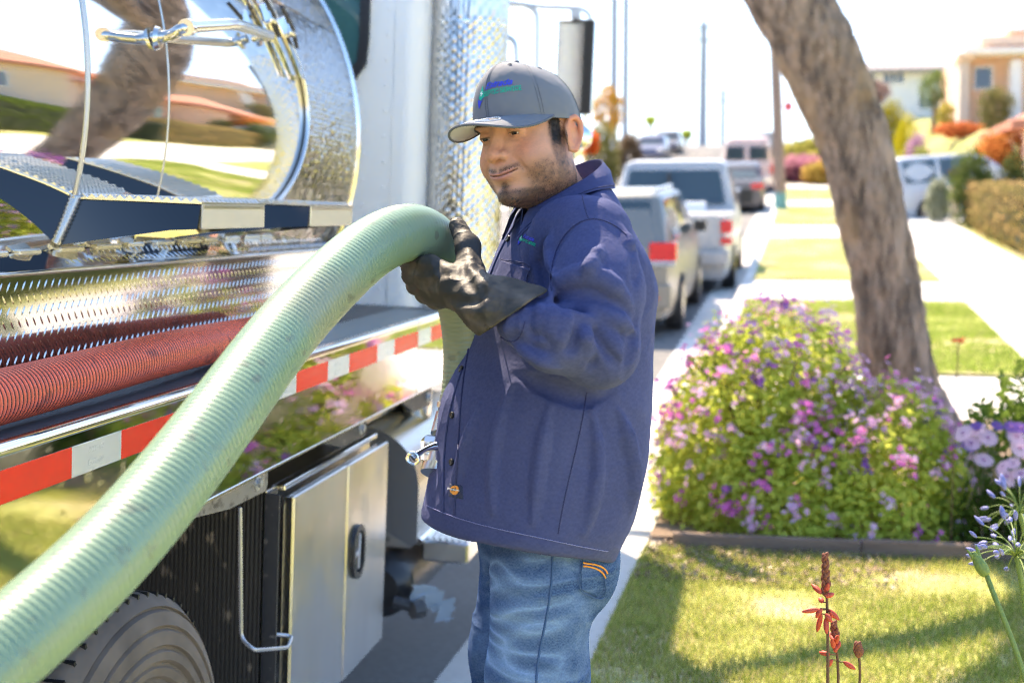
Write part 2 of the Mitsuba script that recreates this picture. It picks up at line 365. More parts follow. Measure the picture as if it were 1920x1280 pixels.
structure('flower_bed', strip(XG + .02, XS0 - .02, 0.02, ys=np.linspace(6.2, 9.9, 24), nx=20,
          fn=lambda X, Y: 0.05 * meshkit.fbm(np.stack([X * 5, Y * 5, X * 0], -1), 3)), 'm_soil', smooth=True)
# grass blades of the near lawn (and a sparser lot on the next patch)
def blades(n, x0, x1, y0, y1, hmin, hmax, w, seed):
    r = np.random.default_rng(seed); x, y = r.uniform(x0, x1, n), r.uniform(y0, y1, n)
    cover = meshkit.fbm(np.stack([x * 2.1, y * 2.1, x * 0 + 5], -1), 3); keep = r.random(n) < np.clip(1.25 - 1.2 * np.clip((cover - .5) / .25, 0, 1), .12, 1)
    x, y, cover = x[keep], y[keep], cover[keep]; n = len(x)
    h = r.uniform(hmin, hmax, n); a = r.uniform(0, 6.28, n); lean = r.uniform(.1, .75, n); la = r.uniform(0, 6.28, n); z = gz(y) + .012
    dx, dy = np.cos(a) * w / 2, np.sin(a) * w / 2; lx, ly = np.cos(la) * lean * h, np.sin(la) * lean * h
    base = np.stack([x, y, z], 1)
    v = np.stack([base + np.stack([-dx, -dy, 0 * h], 1), base + np.stack([dx, dy, 0 * h], 1),
                  base + np.stack([-dx * .7 + lx * .35, -dy * .7 + ly * .35, h * .55], 1), base + np.stack([dx * .7 + lx * .35, dy * .7 + ly * .35, h * .55], 1),
                  base + np.stack([lx, ly, h * np.sqrt(1 - lean ** 2 * .6)], 1)], 1).reshape(-1, 3)
    f = (np.array([[0, 1, 3], [0, 3, 2], [2, 3, 4]])[None] + 5 * np.arange(n)[:, None, None]).reshape(-1, 3)
    t = np.clip(r.normal(.45, .25, n) + .9 * (cover - .5), 0, 1)[:, None]; dead = (r.random(n) < .16)[:, None]
    c = np.array([.22, .29, .045]) * (1 - t) + np.array([.60, .57, .19]) * t; c = np.where(dead, [.46, .38, .2], c)
    return trimesh.Trimesh(v, f, process=False), np.repeat(c, 5, 0)
m_, c_ = blades(64000, XG + .01, 1.6, 3.4, 6.12, .02, .05, .0045, 3)
one('lawn_grass', m_, 'm_thin', 'short patchy green grass blades on the near lawn beside the kerb', 'grass', kind='stuff', color=c_)
m_, c_ = blades(26000, XG + .01, XS0 - .02, 12.25, 17.85, .025, .06, .012, 4)
one('verge_grass', m_, 'm_thin', 'mown grass blades on the second lawn patch past the leaning tree', 'grass', kind='stuff', color=c_ * np.array([.85, 1.0, .8]))
# loose litter and fallen leaves at the bed's edge
def litter(n, x0, x1, y0, y1, seed):
    r = np.random.default_rng(seed); p = np.stack([r.uniform(x0, x1, n), r.uniform(y0, y1, n), np.zeros(n)], 1); p[:, 2] = gz(p[:, 1]) + .03 + r.random(n) * .01
    bv = np.array([[-.5, 0, 0], [0, -.28, .06], [.5, 0, 0], [0, .28, .06]]); bf = np.array([[0, 1, 3], [1, 2, 3]])
    N = r.normal(size=(n, 3)) * .5 + [0, 0, 1]
    m = scatter(bv, bf, p, basis(N, r), r.uniform(.012, .035, n)); t = r.random(n)[:, None]
    return m, np.repeat(np.array([.14, .08, .045]) * (1 - t) + np.array([.42, .3, .2]) * t, 4, 0)
m_, c_ = litter(1500, XG + .02, .4, 5.55, 6.3, 5)
one('leaf_litter', m_, 'm_leafcol', 'dry brown fallen leaves under the front of the flowering bush', 'leaf litter', kind='stuff', color=c_)
# timber edging of the bed
eg = thing('garden_edging', 'low dark timber edging board in front of the flowering bush', 'edging')
for a, b in ((-.52, .28), (.284, 1.1), (1.104, 1.94)):
    add(eg, 'board', box(a, b, 6.13, 6.175, -.05, .085 + .006 * (a > 0), .006), 'm_timber')
def _timber(p, n, uv):
    return mix((.13, .085, .06), (.27, .19, .14), fbm(p.x * 6, p.y * 60, p.z * 60, 3))
M['m_timber'] = principled(pc(_timber), .8)
# ---- the vacuum truck (built in truck coordinates, placed with TRUCK) ------
tk = thing('vacuum_truck', 'white and polished steel vacuum tank truck parked at the kerb with hoses on its side', 'truck')
def tp(name, m, bsdf, smooth=False, parent=tk, label=None, kind=None, uv=None, color=None):
    m = m.copy(); m.apply_transform(TRUCK)
    return add(parent, name, m, bsdf, smooth, label=label, kind=kind, uv=uv, color=color)
TC = (-2.37, 1.72); TR = 1.0
TKY = math.radians(4.5)                          # the barrel stands slightly askew of the side rail
TANK = TRUCK @ _tr([-1.37, 2.5, 0]) @ _rz(TKY) @ _tr([1.37, -2.5, 0]); KINV = np.linalg.inv(TANK)
def kx(px, py, x):                               # pixel -> tank coordinates on the plane X = x
    o = KINV[:3, :3] @ CAM + KINV[:3, 3]; d = KINV[:3, :3] @ ray(px, py)
    return o + d * ((x - o[0]) / d[0])
def kp(name, m, bsdf, smooth=False, parent=tk, label=None, kind=None):
    m = m.copy(); m.apply_transform(TANK); return add(parent, name, m, bsdf, smooth, label=label, kind=kind)
def tank_x(z, y=2.5):                            # the barrel's side in truck coordinates
    return TC[0] + math.sqrt(max(TR * TR - (z - TC[1]) ** 2, 0)) - math.tan(TKY) * (y - 2.5)
prof = [(0.0, -2.6), (.6, -2.55), (.9, -2.42), (TR, -2.2), (TR, 5.30), (.985, 5.36), (.93, 5.44), (.8, 5.5), (.5, 5.54), (0.0, 5.56)]
pp = [prof[0]]
for a, b in zip(prof[:-1], prof[1:]):
    n = 40 if a[0] == b[0] else 4
    pp += [tuple(np.array(a) + (np.array(b) - a) * t) for t in np.linspace(0, 1, n + 1)[1:]]
tank = kp('tank', lathe(pp, 240, 'y', (TC[0], 0, TC[1])), 'm_mirror', 35, label='mirror polished steel tank')
def ring(y, r, w, a0=-2.6, a1=1.2, n=90):        # bead round the tank at y
    a = np.linspace(a0, a1, n)
    return tube(np.stack([TC[0] + r * np.cos(a), a * 0 + y, TC[1] + r * np.sin(a)], 1), w * (1 + .12 * RNG.random(n)), 6)
for y_, w_ in ((2.73, .0058), (3.22, .0028), (1.1, .0055)):
    kp('weld_seam', ring(y_, TR, w_), 'm_weld', True, tank)
# quilted jacket over the tank's front end, cut out round the polished side
ZC = 1.79
def yb(z):
    d = np.abs(z - ZC); e = np.clip(d / .34, 0, 1)
    return np.where(d < .34, 4.55 - .52 * (1 - np.sqrt(1 - e * e)), 4.03 - 1.8 * (d - .34))
ang = np.r_[np.linspace(math.radians(-34), math.radians(-18), 20)[:-1], np.linspace(math.radians(-18), math.radians(32), 180), np.linspace(math.radians(32), math.radians(100), 40)[1:]]; rr = TR + .007
zz = TC[1] + rr * np.sin(ang); y0 = np.clip(yb(zz), 3.2, 4.6); s = np.linspace(0, 1, 230)
Yj = y0[:, None] + (5.37 - y0)[:, None] * s; A = np.repeat(ang[:, None], 230, 1)
rj = rr - .012 * np.clip((Yj - 5.2) / .17, 0, 1) ** 2
def quilt(u, w, cu, cw, amp, seed):            # pressed dimples: columns of staggered lozenges of uneven depth
    c = np.floor(u / cu); v = w / cw + .5 * (c % 2) + .25 * meshkit.noise(np.stack([c, c * 0, c * 0], -1) + .5, seed); r = np.floor(v); fx, fy = u / cu - c - .5, v - r - .5
    d = np.clip(1 - np.sqrt((fx * 1.9) ** 2 + (fy * 1.9) ** 2), 0, 1)
    return amp * (d * (.35 + 1.0 * meshkit.noise(np.stack([c * 1.7, r * 1.3, c * 0], -1), seed + 3)) + .9 * meshkit.fbm(np.stack([u / cu * .9, w / cw * .6, u * 0], -1), 2, seed + 6))
rj = rj + quilt(Yj, A * rr, .0165, .034, .0055, 2)
jk = grid_mesh(TC[0] + rj * np.cos(A), Yj, TC[1] + rj * np.sin(A))
jacket = kp('quilted_jacket', jk, 'm_jacket', True, label='embossed stainless jacket round the front end of the tank')
sel = (y0 > 3.22)
kp('trim', tube(np.stack([TC[0] + (rr + .003) * np.cos(ang), y0, TC[1] + (rr + .003) * np.sin(ang)], 1)[sel], .008, 8), 'm_stainless', True, jacket)
kp('trim', ring(5.375, rr - .003, .013, -.6, 1.75), 'm_chrome', True, jacket)
for lx, ly_ in ((512, 28), (545, 52)):
    c = kx(lx, ly_, TC[0] + (rr + .02) * math.cos(.27)); al = math.asin((c[2] - TC[1]) / (rr + .02)); c[0] = TC[0] + (rr + .02) * math.cos(al)
    b = box(-.012, .018, -.035, .035, -.03, .03, .006); b.apply_transform(_ry(-al)); b.apply_translation(c)
    lt = kp('latch', b, 'm_chrome', 30, jacket); kp('latch_rod', tube([c + [.01, -.10, .05], c + [.02, .0, 0], c + [.01, .1, -.05]], .007, 8), 'm_black_steel', 30, jacket)
for d in (0.0, .13):                            # strap bands that cross the jacket's upper part
    a_ = np.linspace(.17, 1.2, 30); v = []
    for a in a_:
        for k, r_ in ((-.035, rr + .009), (-.03, rr + .014), (.03, rr + .014), (.035, rr + .009)):
            v.append((TC[0] + r_ * math.cos(a), 4.36 + d - 1.0 * (a - .17) + k, TC[1] + r_ * math.sin(a)))
    q = [(i * 4 + j, i * 4 + j + 1, (i + 1) * 4 + j + 1, (i + 1) * 4 + j) for i in range(29) for j in range(3)]
    kp('strap', mesh(np.array(v), np.array(q)), 'm_chrome', 30, jacket)
# tubular grab bar bowed out from the tank (its mirror image closes the loop)
ga, gb = kx(296, 72, -1.372), kx(486, 70, -1.372)
pts = [ga + [-.02, 0, 0], ga + [.03, .0, .005], kx(345, 52, -1.285), kx(440, 45, -1.265), gb + [.035, -.0, .005], gb + [-.02, 0, 0]]
loop = bent(pts, .07, 9); hr = kp('grab_bar', tube(loop, .0145, 16), 'm_stainless', True, label='bent steel tube grab bar on the tank side')
dv = (pts[3] - pts[2]) / np.linalg.norm(pts[3] - pts[2]); kp('collar', tube([pts[2] + dv * .01, pts[2] + dv * .03], .0195, 16), 'm_stainless', 30, hr)
for e_ in (ga, gb):
    kp('foot', lathe([(.0, .012), (.024, .010), (.028, 0)], 20, 'x', (e_[0] - .003, e_[1], e_[2])), 'm_stainless', 30, hr)
# dark cabinet of valves further back on the tray
tp('valve_cabinet', box(-1.385, -1.16, -.9, 1.45, 1.10, 1.64, .03), 'm_navy', 30)
M['m_navy'] = principled((.025, .035, .06), .3, clearcoat=.6)
# steps
for y0_, y1_ in ((2.735, 3.10), (3.435, 3.80)):
    xt = tank_x(1.45, y0_) + .002
    zt, zb = 1.492, 1.440
    gus = Polygon([(xt - .012, zt - .002), (-1.142, zt - .002), (-1.142, zb), (-1.20, zb - .004), (xt - .03, 1.392)])
    sp_ = prism(gus, 'y', y0_, y0_ + .005); sp_.vertices[:, 1] -= (zt - sp_.vertices[:, 2]) * .35      # the end plate leans out towards its foot
    st = tp('step', sp_, 'm_step', label='bracket step welded to the tank side')
    tp('side_plate', prism(gus, 'y', y1_ - .005, y1_), 'm_mirror', False, st)
    tp('face', box(-1.148, -1.14, y0_ + .003, y1_ + .003, zb, zt, .002), 'm_alu_dull', False, st)
    ng = 13; xs = np.linspace(xt + .012, -1.146, ng + 1); cells = []
    tp('top_plate', box(xt, -1.139, y0_ - .004, y1_ + .004, zt - .001, zt + .003), 'm_alu', False, st)
    for a_, b_ in zip(xs[:-1], xs[1:]):
        for ya in np.linspace(y0_ + .004, y1_ - .03, 14):
            cells.append(prism(Polygon([(a_ + .001, zt + .003), ((a_ + b_) / 2, zt + .011), (b_ - .001, zt + .003)]), 'y', ya, ya + .017))
    tp('grip_ridges', cat(cells), 'm_alu', False, st, kind='stuff')
    tp('underside', box(xt, -1.15, y0_ + .006, y1_ - .006, zt - .006, zt - .002), 'm_alu', False, st)
    zz_ = np.linspace(1.498, 1.395, 26)
    tp('weld_bead', tube(np.stack([[tank_x(z, y0_) + .002 for z in zz_], y0_ - .002 - (zt - zz_) * .35, zz_], 1), .010 + .003 * np.abs(np.sin(np.arange(26) * 1.57)), 8), 'm_weld', True, st)
    tp('light_strip', box(-1.1395, -1.138, y0_ + .006, y1_ - .006, zt - .010, zt - .003), 'm_alu', False, st)
# hose tray
tray = tp('hose_tray', cat(box(-1.403, -1.400, -2.2, 4.50, 1.10, 1.345), box(-1.40, -1.399, -2.2, 4.5, 1.098, 1.10)), 'm_tread', label='polished checker plate hose tray along the tank')
tp('tray_floor', box(-1.40, -1.15, -2.2, 5.3, 1.094, 1.0975), 'm_deck', False, tray)
fl = np.array([(-1.400, 1.3475), (-1.405, 1.350), (-1.412, 1.352), (-1.4, 1.384)])
v = [[(x if k_ < 3 else tank_x(1.384, y) + .004, y, z) for k_, (x, z) in enumerate(fl)] for y in np.linspace(-2.2, 4.5, 60)]
q = [(i * 4 + j, i * 4 + j + 1, (i + 1) * 4 + j + 1, (i + 1) * 4 + j) for i in range(59) for j in range(3)]
tp('flange', mesh(np.array(v).reshape(-1, 3), np.array(q)), 'm_panel', 40, tray)
tp('rim', tube([(-1.402, -2.2, 1.347), (-1.402, 4.5, 1.347)], .0055, 8), 'm_stainless', True, tray)
for i, y in enumerate(np.r_[1.9, np.arange(2.13, 4.4, .19)]):
    tp('weld_tab', box(tank_x(1.386, y) - .006, tank_x(1.386, y) + .016, y, y + .085 + .02 * (i % 3), 1.380, 1.392, .003), 'm_alu_dull', False, tray)
def lozenges(P, U, V, N, L=.024, W=.0055, H=.0016):
    bv = np.array([[-.5 * L, 0, 0], [-.2 * L, -W / 2, 0], [.2 * L, -W / 2, 0], [.5 * L, 0, 0], [.2 * L, W / 2, 0], [-.2 * L, W / 2, 0], [-.25 * L, 0, H], [.25 * L, 0, H]])
    bf = np.array([[0, 1, 6], [1, 2, 7], [1, 7, 6], [2, 3, 7], [3, 4, 7], [4, 5, 6], [4, 6, 7], [5, 0, 6]])
    return scatter(bv, bf, P, np.stack([U, V, N], -1), np.ones(len(P)))
P, ang_ = [], []
for r_, z in enumerate(np.arange(1.112, 1.340, .0235)):
    y = np.arange(1.2 + (r_ % 2) * .014, 4.48, .028); P.append(np.stack([y * 0 - 1.3998, y, y * 0 + z], 1)); ang_.append(np.full(len(y), .95 if r_ % 2 else -.95))
P, ang_ = np.vstack(P), np.concatenate(ang_)
U = np.stack([0 * ang_, np.cos(ang_), np.sin(ang_)], 1); N = np.tile([1.0, 0, 0], (len(P), 1)); tread = [lozenges(P, U, np.cross(N, U), N)]
d1 = np.array([-.04, 0, .032]); d1 /= np.linalg.norm(d1); n1 = np.array([.62, 0, .78])
for r_, t in enumerate((.3, .75)):
    y = np.arange(1.2 + (r_ % 2) * .014, 4.48, .028); p = np.stack([-1.412 - .04 * t + 0 * y, y, 1.3525 + .032 * t + 0 * y], 1); sg = 1 if r_ % 2 else -1
    U = np.tile(np.array([0, .55, 0]) + d1 * .83 * sg, (len(y), 1)); N = np.tile(n1, (len(y), 1)); tread.append(lozenges(p, U, np.cross(N, U), N))
tp('tread_bars', cat(tread), 'm_alu', False, tray, kind='stuff', label='raised slanted bars of the checker plate')
# rub rail with reflective tape
rail = tp('side_rail', cat(box(-1.146, -1.14, -2.2, 4.612, .87, 1.106), box(-1.146, -1.14, 4.622, 5.5, .87, 1.106)), 'm_panel', label='polished steel side rail')
tp('top_lip', cat([tube([(-1.152, a, 1.108), (-1.152, b, 1.108)], .0135, 14) for a, b in ((-2.2, 4.612), (4.622, 5.5))]), 'm_chrome', 30, rail)
tp('inner_lip', box(-1.215, -1.160, -2.2, 5.5, 1.099, 1.103), 'm_panel', False, rail)
tp('bottom_edge', cat([box(-1.149, -1.1375, a, b, .866, .872, .001) for a, b in ((-2.2, 4.612), (4.622, 5.5))]), 'm_alu', False, rail)
tp('joint_strip', box(-1.1425, -1.1385, 4.6125, 4.6215, .868, 1.11), 'm_alu_dull', False, rail)
bounds = [2.194, 2.381, 2.685, 2.872, 3.17, 3.357, 3.616, 3.813, 4.106, 4.305, 4.611]
segs = []
y = 2.194
for k in range(9):
    w = .293 if k % 2 == 0 else .19; segs.append((y - w, y, 'red' if k % 2 == 0 else 'white')); y -= w
for k in range(len(bounds) - 1):
    segs.append((bounds[k], bounds[k + 1], 'white' if k % 2 == 0 else 'red'))
segs += [(4.623, 4.80, 'white'), (4.80, 5.06, 'red'), (5.06, 5.24, 'white')]
for a, b, c in segs:
    t_ = tp('red_tape' if c == 'red' else 'white_tape', box(-1.1398, -1.1392, a + .0006, b - .0006, 1.029, 1.082), 'm_tape_' + c, False, rail)
    if c == 'white' and a > 2.1:
        for zt_ in (1.062, 1.040):
            tm = meshkit.text_mesh('DOT-C2', .010, .0002); tm.apply_transform(np.array([[0, 0, 1, -1.1392], [1, 0, 0, a + .06], [0, 1, 0, zt_], [0, 0, 0, 1.0]]))
            tp('lettering', tm, 'm_tape_print', False, rail)
# brackets under the rail
for ya, yb_, zb_, bs in ((2.55, 3.195, .815, 'm_bracket'), (3.6, 4.045, .815, 'm_black_steel'), (4.45, 4.885, .80, 'm_black_steel')):
    pol = Polygon([(ya, .868), (yb_, .868), (yb_, zb_ + .012), (yb_ - .012, zb_), (yb_ - .24, zb_ + .004), (ya, .868 - .004)])
    br = tp('bracket', prism(pol, 'x', -1.158, -1.150), bs, False)
    bz, by = zb_ + .032, yb_ - .075 if bs == 'm_bracket' else yb_ - .06
    tp('bolt', cat(lathe([(.0, .004), (.019, .004), (.019, 0)], 20, 'x', (-1.150, by, bz)), lathe([(0, .013), (.0115, .013), (.0115, .003)], 6, 'x', (-1.150, by, bz))), 'm_zinc', False, br)
# mud flap, hook, channel
k = np.arange(0, 400); xr = np.linspace(-2.3, -1.168, 400 * 1); yr = 3.215 - .0035 * np.abs(np.sin(np.arange(400) * np.pi / 4))
tp('mud_flap', grid_mesh(np.repeat(xr[:, None], 8, 1), np.repeat(yr[:, None], 8, 1), np.repeat(np.linspace(-.08, .868, 8)[None], 400, 0)), 'm_flap', False, label='dirty ribbed black rubber mud flap')
tp('channel', cat(box(-1.166, -1.128, 3.222, 3.228, -.06, .80, .001), box(-1.166, -1.160, 3.228, 3.30, -.06, .80, .001)), 'm_black_steel')
hk = bent([tx(459, 946, -1.15) + [0, -.03, 0], tx(461, 1190, -1.15) + [0, -.03, 0], tx(462, 1205, -1.14) + [.03, -.03, -.005], tx(540, 1213, -1.10), tx(538, 1200, -1.12) + [0, .04, 0], tx(496, 1199, -1.16) + [0, .05, 0]], .02)
tp('hook_rod', tube(hk, .0048, 10), 'm_zinc', True, label='bent galvanized hook rod beside the mud flap')
# toolbox
tb = tp('toolbox', cat(box(-1.80, -1.20, 3.315, 4.275, .11, .785, .006), box(-1.205, -1.193, 3.312, 3.375, .108, .787, .002), box(-1.204, -1.176, 3.40, 4.272, .770, .786, .003)), 'm_stainless', label='stainless underbody toolbox with two doors')
for a, b, off in ((3.385, 3.850, 0.0), (3.8525, 4.283, .003)):
    d_ = tp('door', box(-1.168, -1.145 + off, a, b, .127, .762, .004), 'm_brushed', False, tb)
tp('door_edge', box(-1.1705, -1.147, 3.377, 3.3845, .128, .761, .001), 'm_alu', False, tb)
tp('hinge_leaf', box(-1.192, -1.187, 3.325, 3.376, .10, .74), 'm_alu', False, tb)
for i in range(17):
    za = .10 + i * .0375
    tp('hinge_knuckle', tube([(-1.184, 3.352, za + .0006), (-1.184, 3.352, za + .0369)], .0075, 10), 'm_alu_dull', 30, tb)
def stadium(hw, hh, n=12):
    return LineString([(0, -(hh - hw)), (0, hh - hw)]).buffer(hw, quad_segs=n)
ly, lz = 3.955, .487
def lat(poly, a, b):
    m = prism(poly, 'x', a, b); m.apply_translation([0, ly, lz]); return m
o1, o2 = stadium(.060, .080), stadium(.043, .062)
lk = tp('latch', lat(o1.difference(o2), -1.143, -1.131), 'm_black', False, tb, label='black oval paddle latch')
tp('latch_cup', lat(o2, -1.1435, -1.1405), 'm_gasket', False, tb)
tp('latch_handle', cat(lat(Polygon([(-.010, -.05), (.012, -.05), (.018, .05), (.002, .055)]), -1.1405, -1.134), lat(Polygon([(-.036, -.012), (.006, -.004), (.006, .012), (-.036, .004)]), -1.1405, -1.133)), 'm_chrome', False, tb)
# fuel tank and cab step
arc = [(-1.34 + .20 * math.cos(t), .53 + .20 * math.sin(t)) for t in np.linspace(math.pi / 2, 0, 14)]
fo = Polygon([(-1.85, .73)] + arc + [(-1.14, .345), (-1.165, .325), (-1.85, .325)])
ft = tp('fuel_tank', prism(fo, 'y', 4.69, 5.75), 'm_fuel', 30, label='bare aluminium fuel tank')
tp('end_plate', prism(fo.buffer(.003), 'y', 4.684, 4.690), 'm_end_grey', False, ft)
M['m_end_grey'] = principled((.13, .13, .135), .5)
tp('end_flange', prism(Polygon([(-1.55, .44), (-1.30, .40), (-1.15, .327), (-1.55, .327)]), 'y', 4.678, 4.684), 'm_bracket', False, ft)
tp('top_cover', box(-1.75, -1.33, 4.60, 5.7, .735, .80, .01), 'm_alu', False, ft)
sb = tp('cab_step', cat(box(-1.135, -.97, 4.76, 5.7, .262, .338, .008)), 'm_alu', False)
for i, x_ in enumerate(np.linspace(-1.125, -.99, 7)):
    tp('tread_rib', box(x_, x_ + .011, 4.775, 5.69, .3395, .3455, .002), 'm_alu', False, sb)
tp('step_trim', tube([(-1.132, 4.70, .345), (-1.132, 5.72, .345)], .012, 10), 'm_chrome', 30, sb)
# underbody
can = [(0, -.17), (.07, -.165), (.105, -.13), (.11, -.08), (.11, .5), (0, .5)]
at_ = tp('air_tank', lathe(can, 32, 'y', (-1.24, 4.74, .20)), 'm_black', 40)
tp('valve', cat(tube([(-1.18, 4.56, .17), (-1.10, 4.57, .15)], .02, 10), tube([(-1.11, 4.54, .15), (-1.08, 4.57, .15)], .03, 10)), 'm_black_steel', 30, at_)
tp('chassis', cat(box(-1.95, -1.87, -2.4, 9.2, .55, .88), box(-2.91, -2.83, -2.4, 9.2, .55, .88), box(-3.6, -1.16, -2.2, 5.5, 1.03, 1.093), box(-2.83, -1.95, 4.7, 5.7, .5, 1.0), box(-1.9, -1.45, 3.8, 4.6, .80, 1.0), box(-2.9, -1.2, 2.0, 2.1, .84, 1.03)), 'm_black_steel')
tp('pump_pipe', cat(tube(bent([(-1.55, 4.75, .98), (-1.25, 5.05, .90), (-1.28, 5.2, .70), (-1.4, 5.6, .60)], .12, 8), .06, 18)), 'm_stainless', 40)
tp('hydraulic_hose', cat([tube(bent([(-1.7, 4.3 + d, .95), (-1.3, 4.55 + d, .86), (-1.32, 4.75 + d, .82), (-1.6, 5.0, .84)], .1, 6), .018, 10) for d in (0, .09, .2)]), 'm_black', True)
r2 = np.random.default_rng(5)
# rear wheel
def wheel(yc, xo, zc=.27, R=.46, parent=tk):
    pr = [(.25, -.24), (.29, -.255), (.36, -.262), (.43, -.25), (.452, -.225), (R, -.20), (R, -.03), (.455, -.012), (.434, .010), (.431, .004), (.427, .004), (.424, .016), (.398, .026), (.394, .020), (.390, .020), (.386, .027), (.360, .030), (.356, .023), (.350, .023), (.346, .030), (.330, .030), (.324, .020), (.318, .020), (.314, .025), (.298, .020), (.292, .010), (.286, .013), (.268, .004), (.26, -.004), (.25, -.02)]
    w = tp('wheel', lathe(pr, 110, 'x', (xo, yc, zc)), 'm_tyre', 40, parent, label='dusty rear tyre')
    g = []
    for i in range(64):
        a = i * 2 * np.pi / 64; b = box(-.05, .004, -.0035, .0035, R - .035, R + .0006); m4 = np.eye(4); m4[1, 1] = m4[2, 2] = math.cos(a); m4[1, 2] = -math.sin(a); m4[2, 1] = math.sin(a)
        b.apply_transform(m4); b.apply_translation([xo - .012, yc, zc]); g.append(b)
    tp('tread_grooves', cat(g), 'm_black', False, w, kind='stuff')
    tp('rim', lathe([(.255, -.02), (.25, -.03), (.23, -.05), (.21, -.10), (.12, -.13), (.11, -.07), (0, -.06)], 48, 'x', (xo, yc, zc)), 'm_alu', 40, w)
    for i in range(10):
        a = i * 2 * np.pi / 10
        tp('lug_nut', lathe([(0, -.095), (.016, -.095), (.018, -.14)], 6, 'x', (xo, yc + .165 * math.cos(a), zc + .165 * math.sin(a))), 'm_chrome', False, w)
wheel(2.51, -1.172); wheel(1.30, -1.172)
# cab
CY = 5.9
cabm = LineString([(-3.45, 0), (-1.56, 0)]); cp = Polygon([(-3.55, CY), (-1.56, CY), (-1.528, CY + .006), (-1.495, CY + .028), (-1.472, CY + .06), (-1.464, CY + .10), (-1.464, 7.6), (-3.55, 7.6)])
cab = tp('cab', prism(cp, 'z', .95, 2.95), 'm_cab', 40, label='white cab with riveted rear wall')
tp('hood', box(-3.1, -1.75, 7.6, 9.2, .95, 1.75, .12), 'm_cab', 30, cab)
wz = Polygon([(-3.2, 2.02), (-1.80, 2.02), (-1.75, 2.09), (-1.742, 2.18), (-1.742, 2.85), (-3.2, 2.85)])
tp('window', prism(wz, 'y', CY - .004, CY + .01), 'm_dark_glass', False, cab)
tp('gasket', prism(wz.buffer(.034).difference(wz.buffer(-.008)), 'y', CY - .018, CY + .004), 'm_gasket', False, cab)
for xx in (-1.72, -1.63):
    for i in range(18):
        c_ = (xx, CY - .001, 1.03 + i * .107 + (.03 if xx < -1.7 else 0))
        if not (c_[2] > 1.9 and xx < -1.7):
            s_ = trimesh.creation.icosphere(1, .009); s_.apply_scale([1, .5, 1]); s_.apply_translation(c_); tp('rivet', s_, 'm_cab', True, cab)
tp('panel_seam', cat(box(-1.600, -1.597, CY - .003, CY + .001, .96, 2.94), tube([(-1.78, CY - .001, 2.9), (-1.9, CY - .001, 2.5), (-2.0, CY - .001, 2.3)], .003, 5)), 'm_alu', False, cab)
# exhaust stack
ex, ey, er = -1.315, 6.08, .160
aa = np.linspace(0, 2 * np.pi, 330); zs_ = np.r_[np.linspace(.93, 2.3, 260), np.linspace(2.3, 3.7, 60)[1:]]; A, Z = np.meshgrid(aa, zs_, indexing='ij'); eq = er + quilt(A * er, Z, .0215, .040, .0052, 5)
es = tp('exhaust_stack', grid_mesh(ex + eq * np.cos(A), ey + eq * np.sin(A), Z), 'm_quilt', True, label='tall exhaust stack in an embossed chrome heat shield')
tp('edge_strip', cat(box(ex - er - .012, ex - er + .012, ey - .05, ey - .035, 1.10, 2.24, .003), box(ex - er - .028, ex - er - .016, ey - .045, ey - .03, 1.05, 2.25, .003)), 'm_chrome', False, es)
tp('seam_band', lathe([(er + .001, -.012), (er + .004, -.006), (er + .004, .006), (er + .001, .012)], 64, 'z', (ex, ey, 2.27)), 'm_chrome', 30, es)
# mirror and grab rails
mY = 7.3
def my(px, py, y=mY): return ty(px, py, y)
mr = tp('side_mirror', cat(tube(bent([my(925, 8), my(985, 9), my(1006, 22), my(1008, 60), my(1003, 300)], .06, 6), .015, 12),
                           tube(bent([my(940, 2), my(1018, 14), my(1062, 14), my(1104, 20), my(1113, 60), my(1098, 222), my(1075, 300)], .09, 7), .0105, 12)), 'm_stainless', 40, label='chrome framed door mirror on a tube bracket')
c0, c1 = my(1047, 38), my(1108, 215)
ang = -.35
def mbox(x0, x1, y0, y1, z0, z1, b):
    m = box(x0, x1, y0, y1, z0, z1, b); m4 = _rz(ang); m.apply_transform(m4); m.apply_translation([(c0[0] + c1[0]) / 2, mY, (c0[2] + c1[2]) / 2]); return m
hw, hh = .5 * abs(c1[0] - c0[0]) / math.cos(ang), .5 * abs(c0[2] - c1[2])
tp('housing', mbox(-hw, hw, 0, .05, -hh, hh, .02), 'm_chrome', 30, mr)
tp('rim', mbox(-hw - .003, hw + .003, -.006, .004, -hh - .003, hh + .003, .003), 'm_gasket', 30, mr)
ang += .22
tp('glass', mbox(-hw + .016, hw - .016, -.016, -.008, -hh + .016, hh - .016, .002), 'm_chrome', False, mr)
tp('clamp', box(*(my(1080, 24)[0] + np.array([-.025, .025])), mY - .02, mY + .02, *(my(1080, 24)[2] + np.array([-.035, .035])), .006), 'm_zinc', False, mr)
sp = trimesh.creation.icosphere(3, 1.0); sp.apply_scale([.068, .03, .068]); sp.apply_translation(my(1086, 258)); tp('round_mirror', sp, 'm_chrome', True, mr)
gy_ = 6.5
tp('grab_handle', tube(bent([ty(925, 66, gy_), ty(945, 65, gy_), ty(966, 78, gy_), ty(969, 110, gy_), ty(966, 300, gy_), ty(958, 420, gy_)], .05, 7), .013, 12), 'm_stainless', 40)
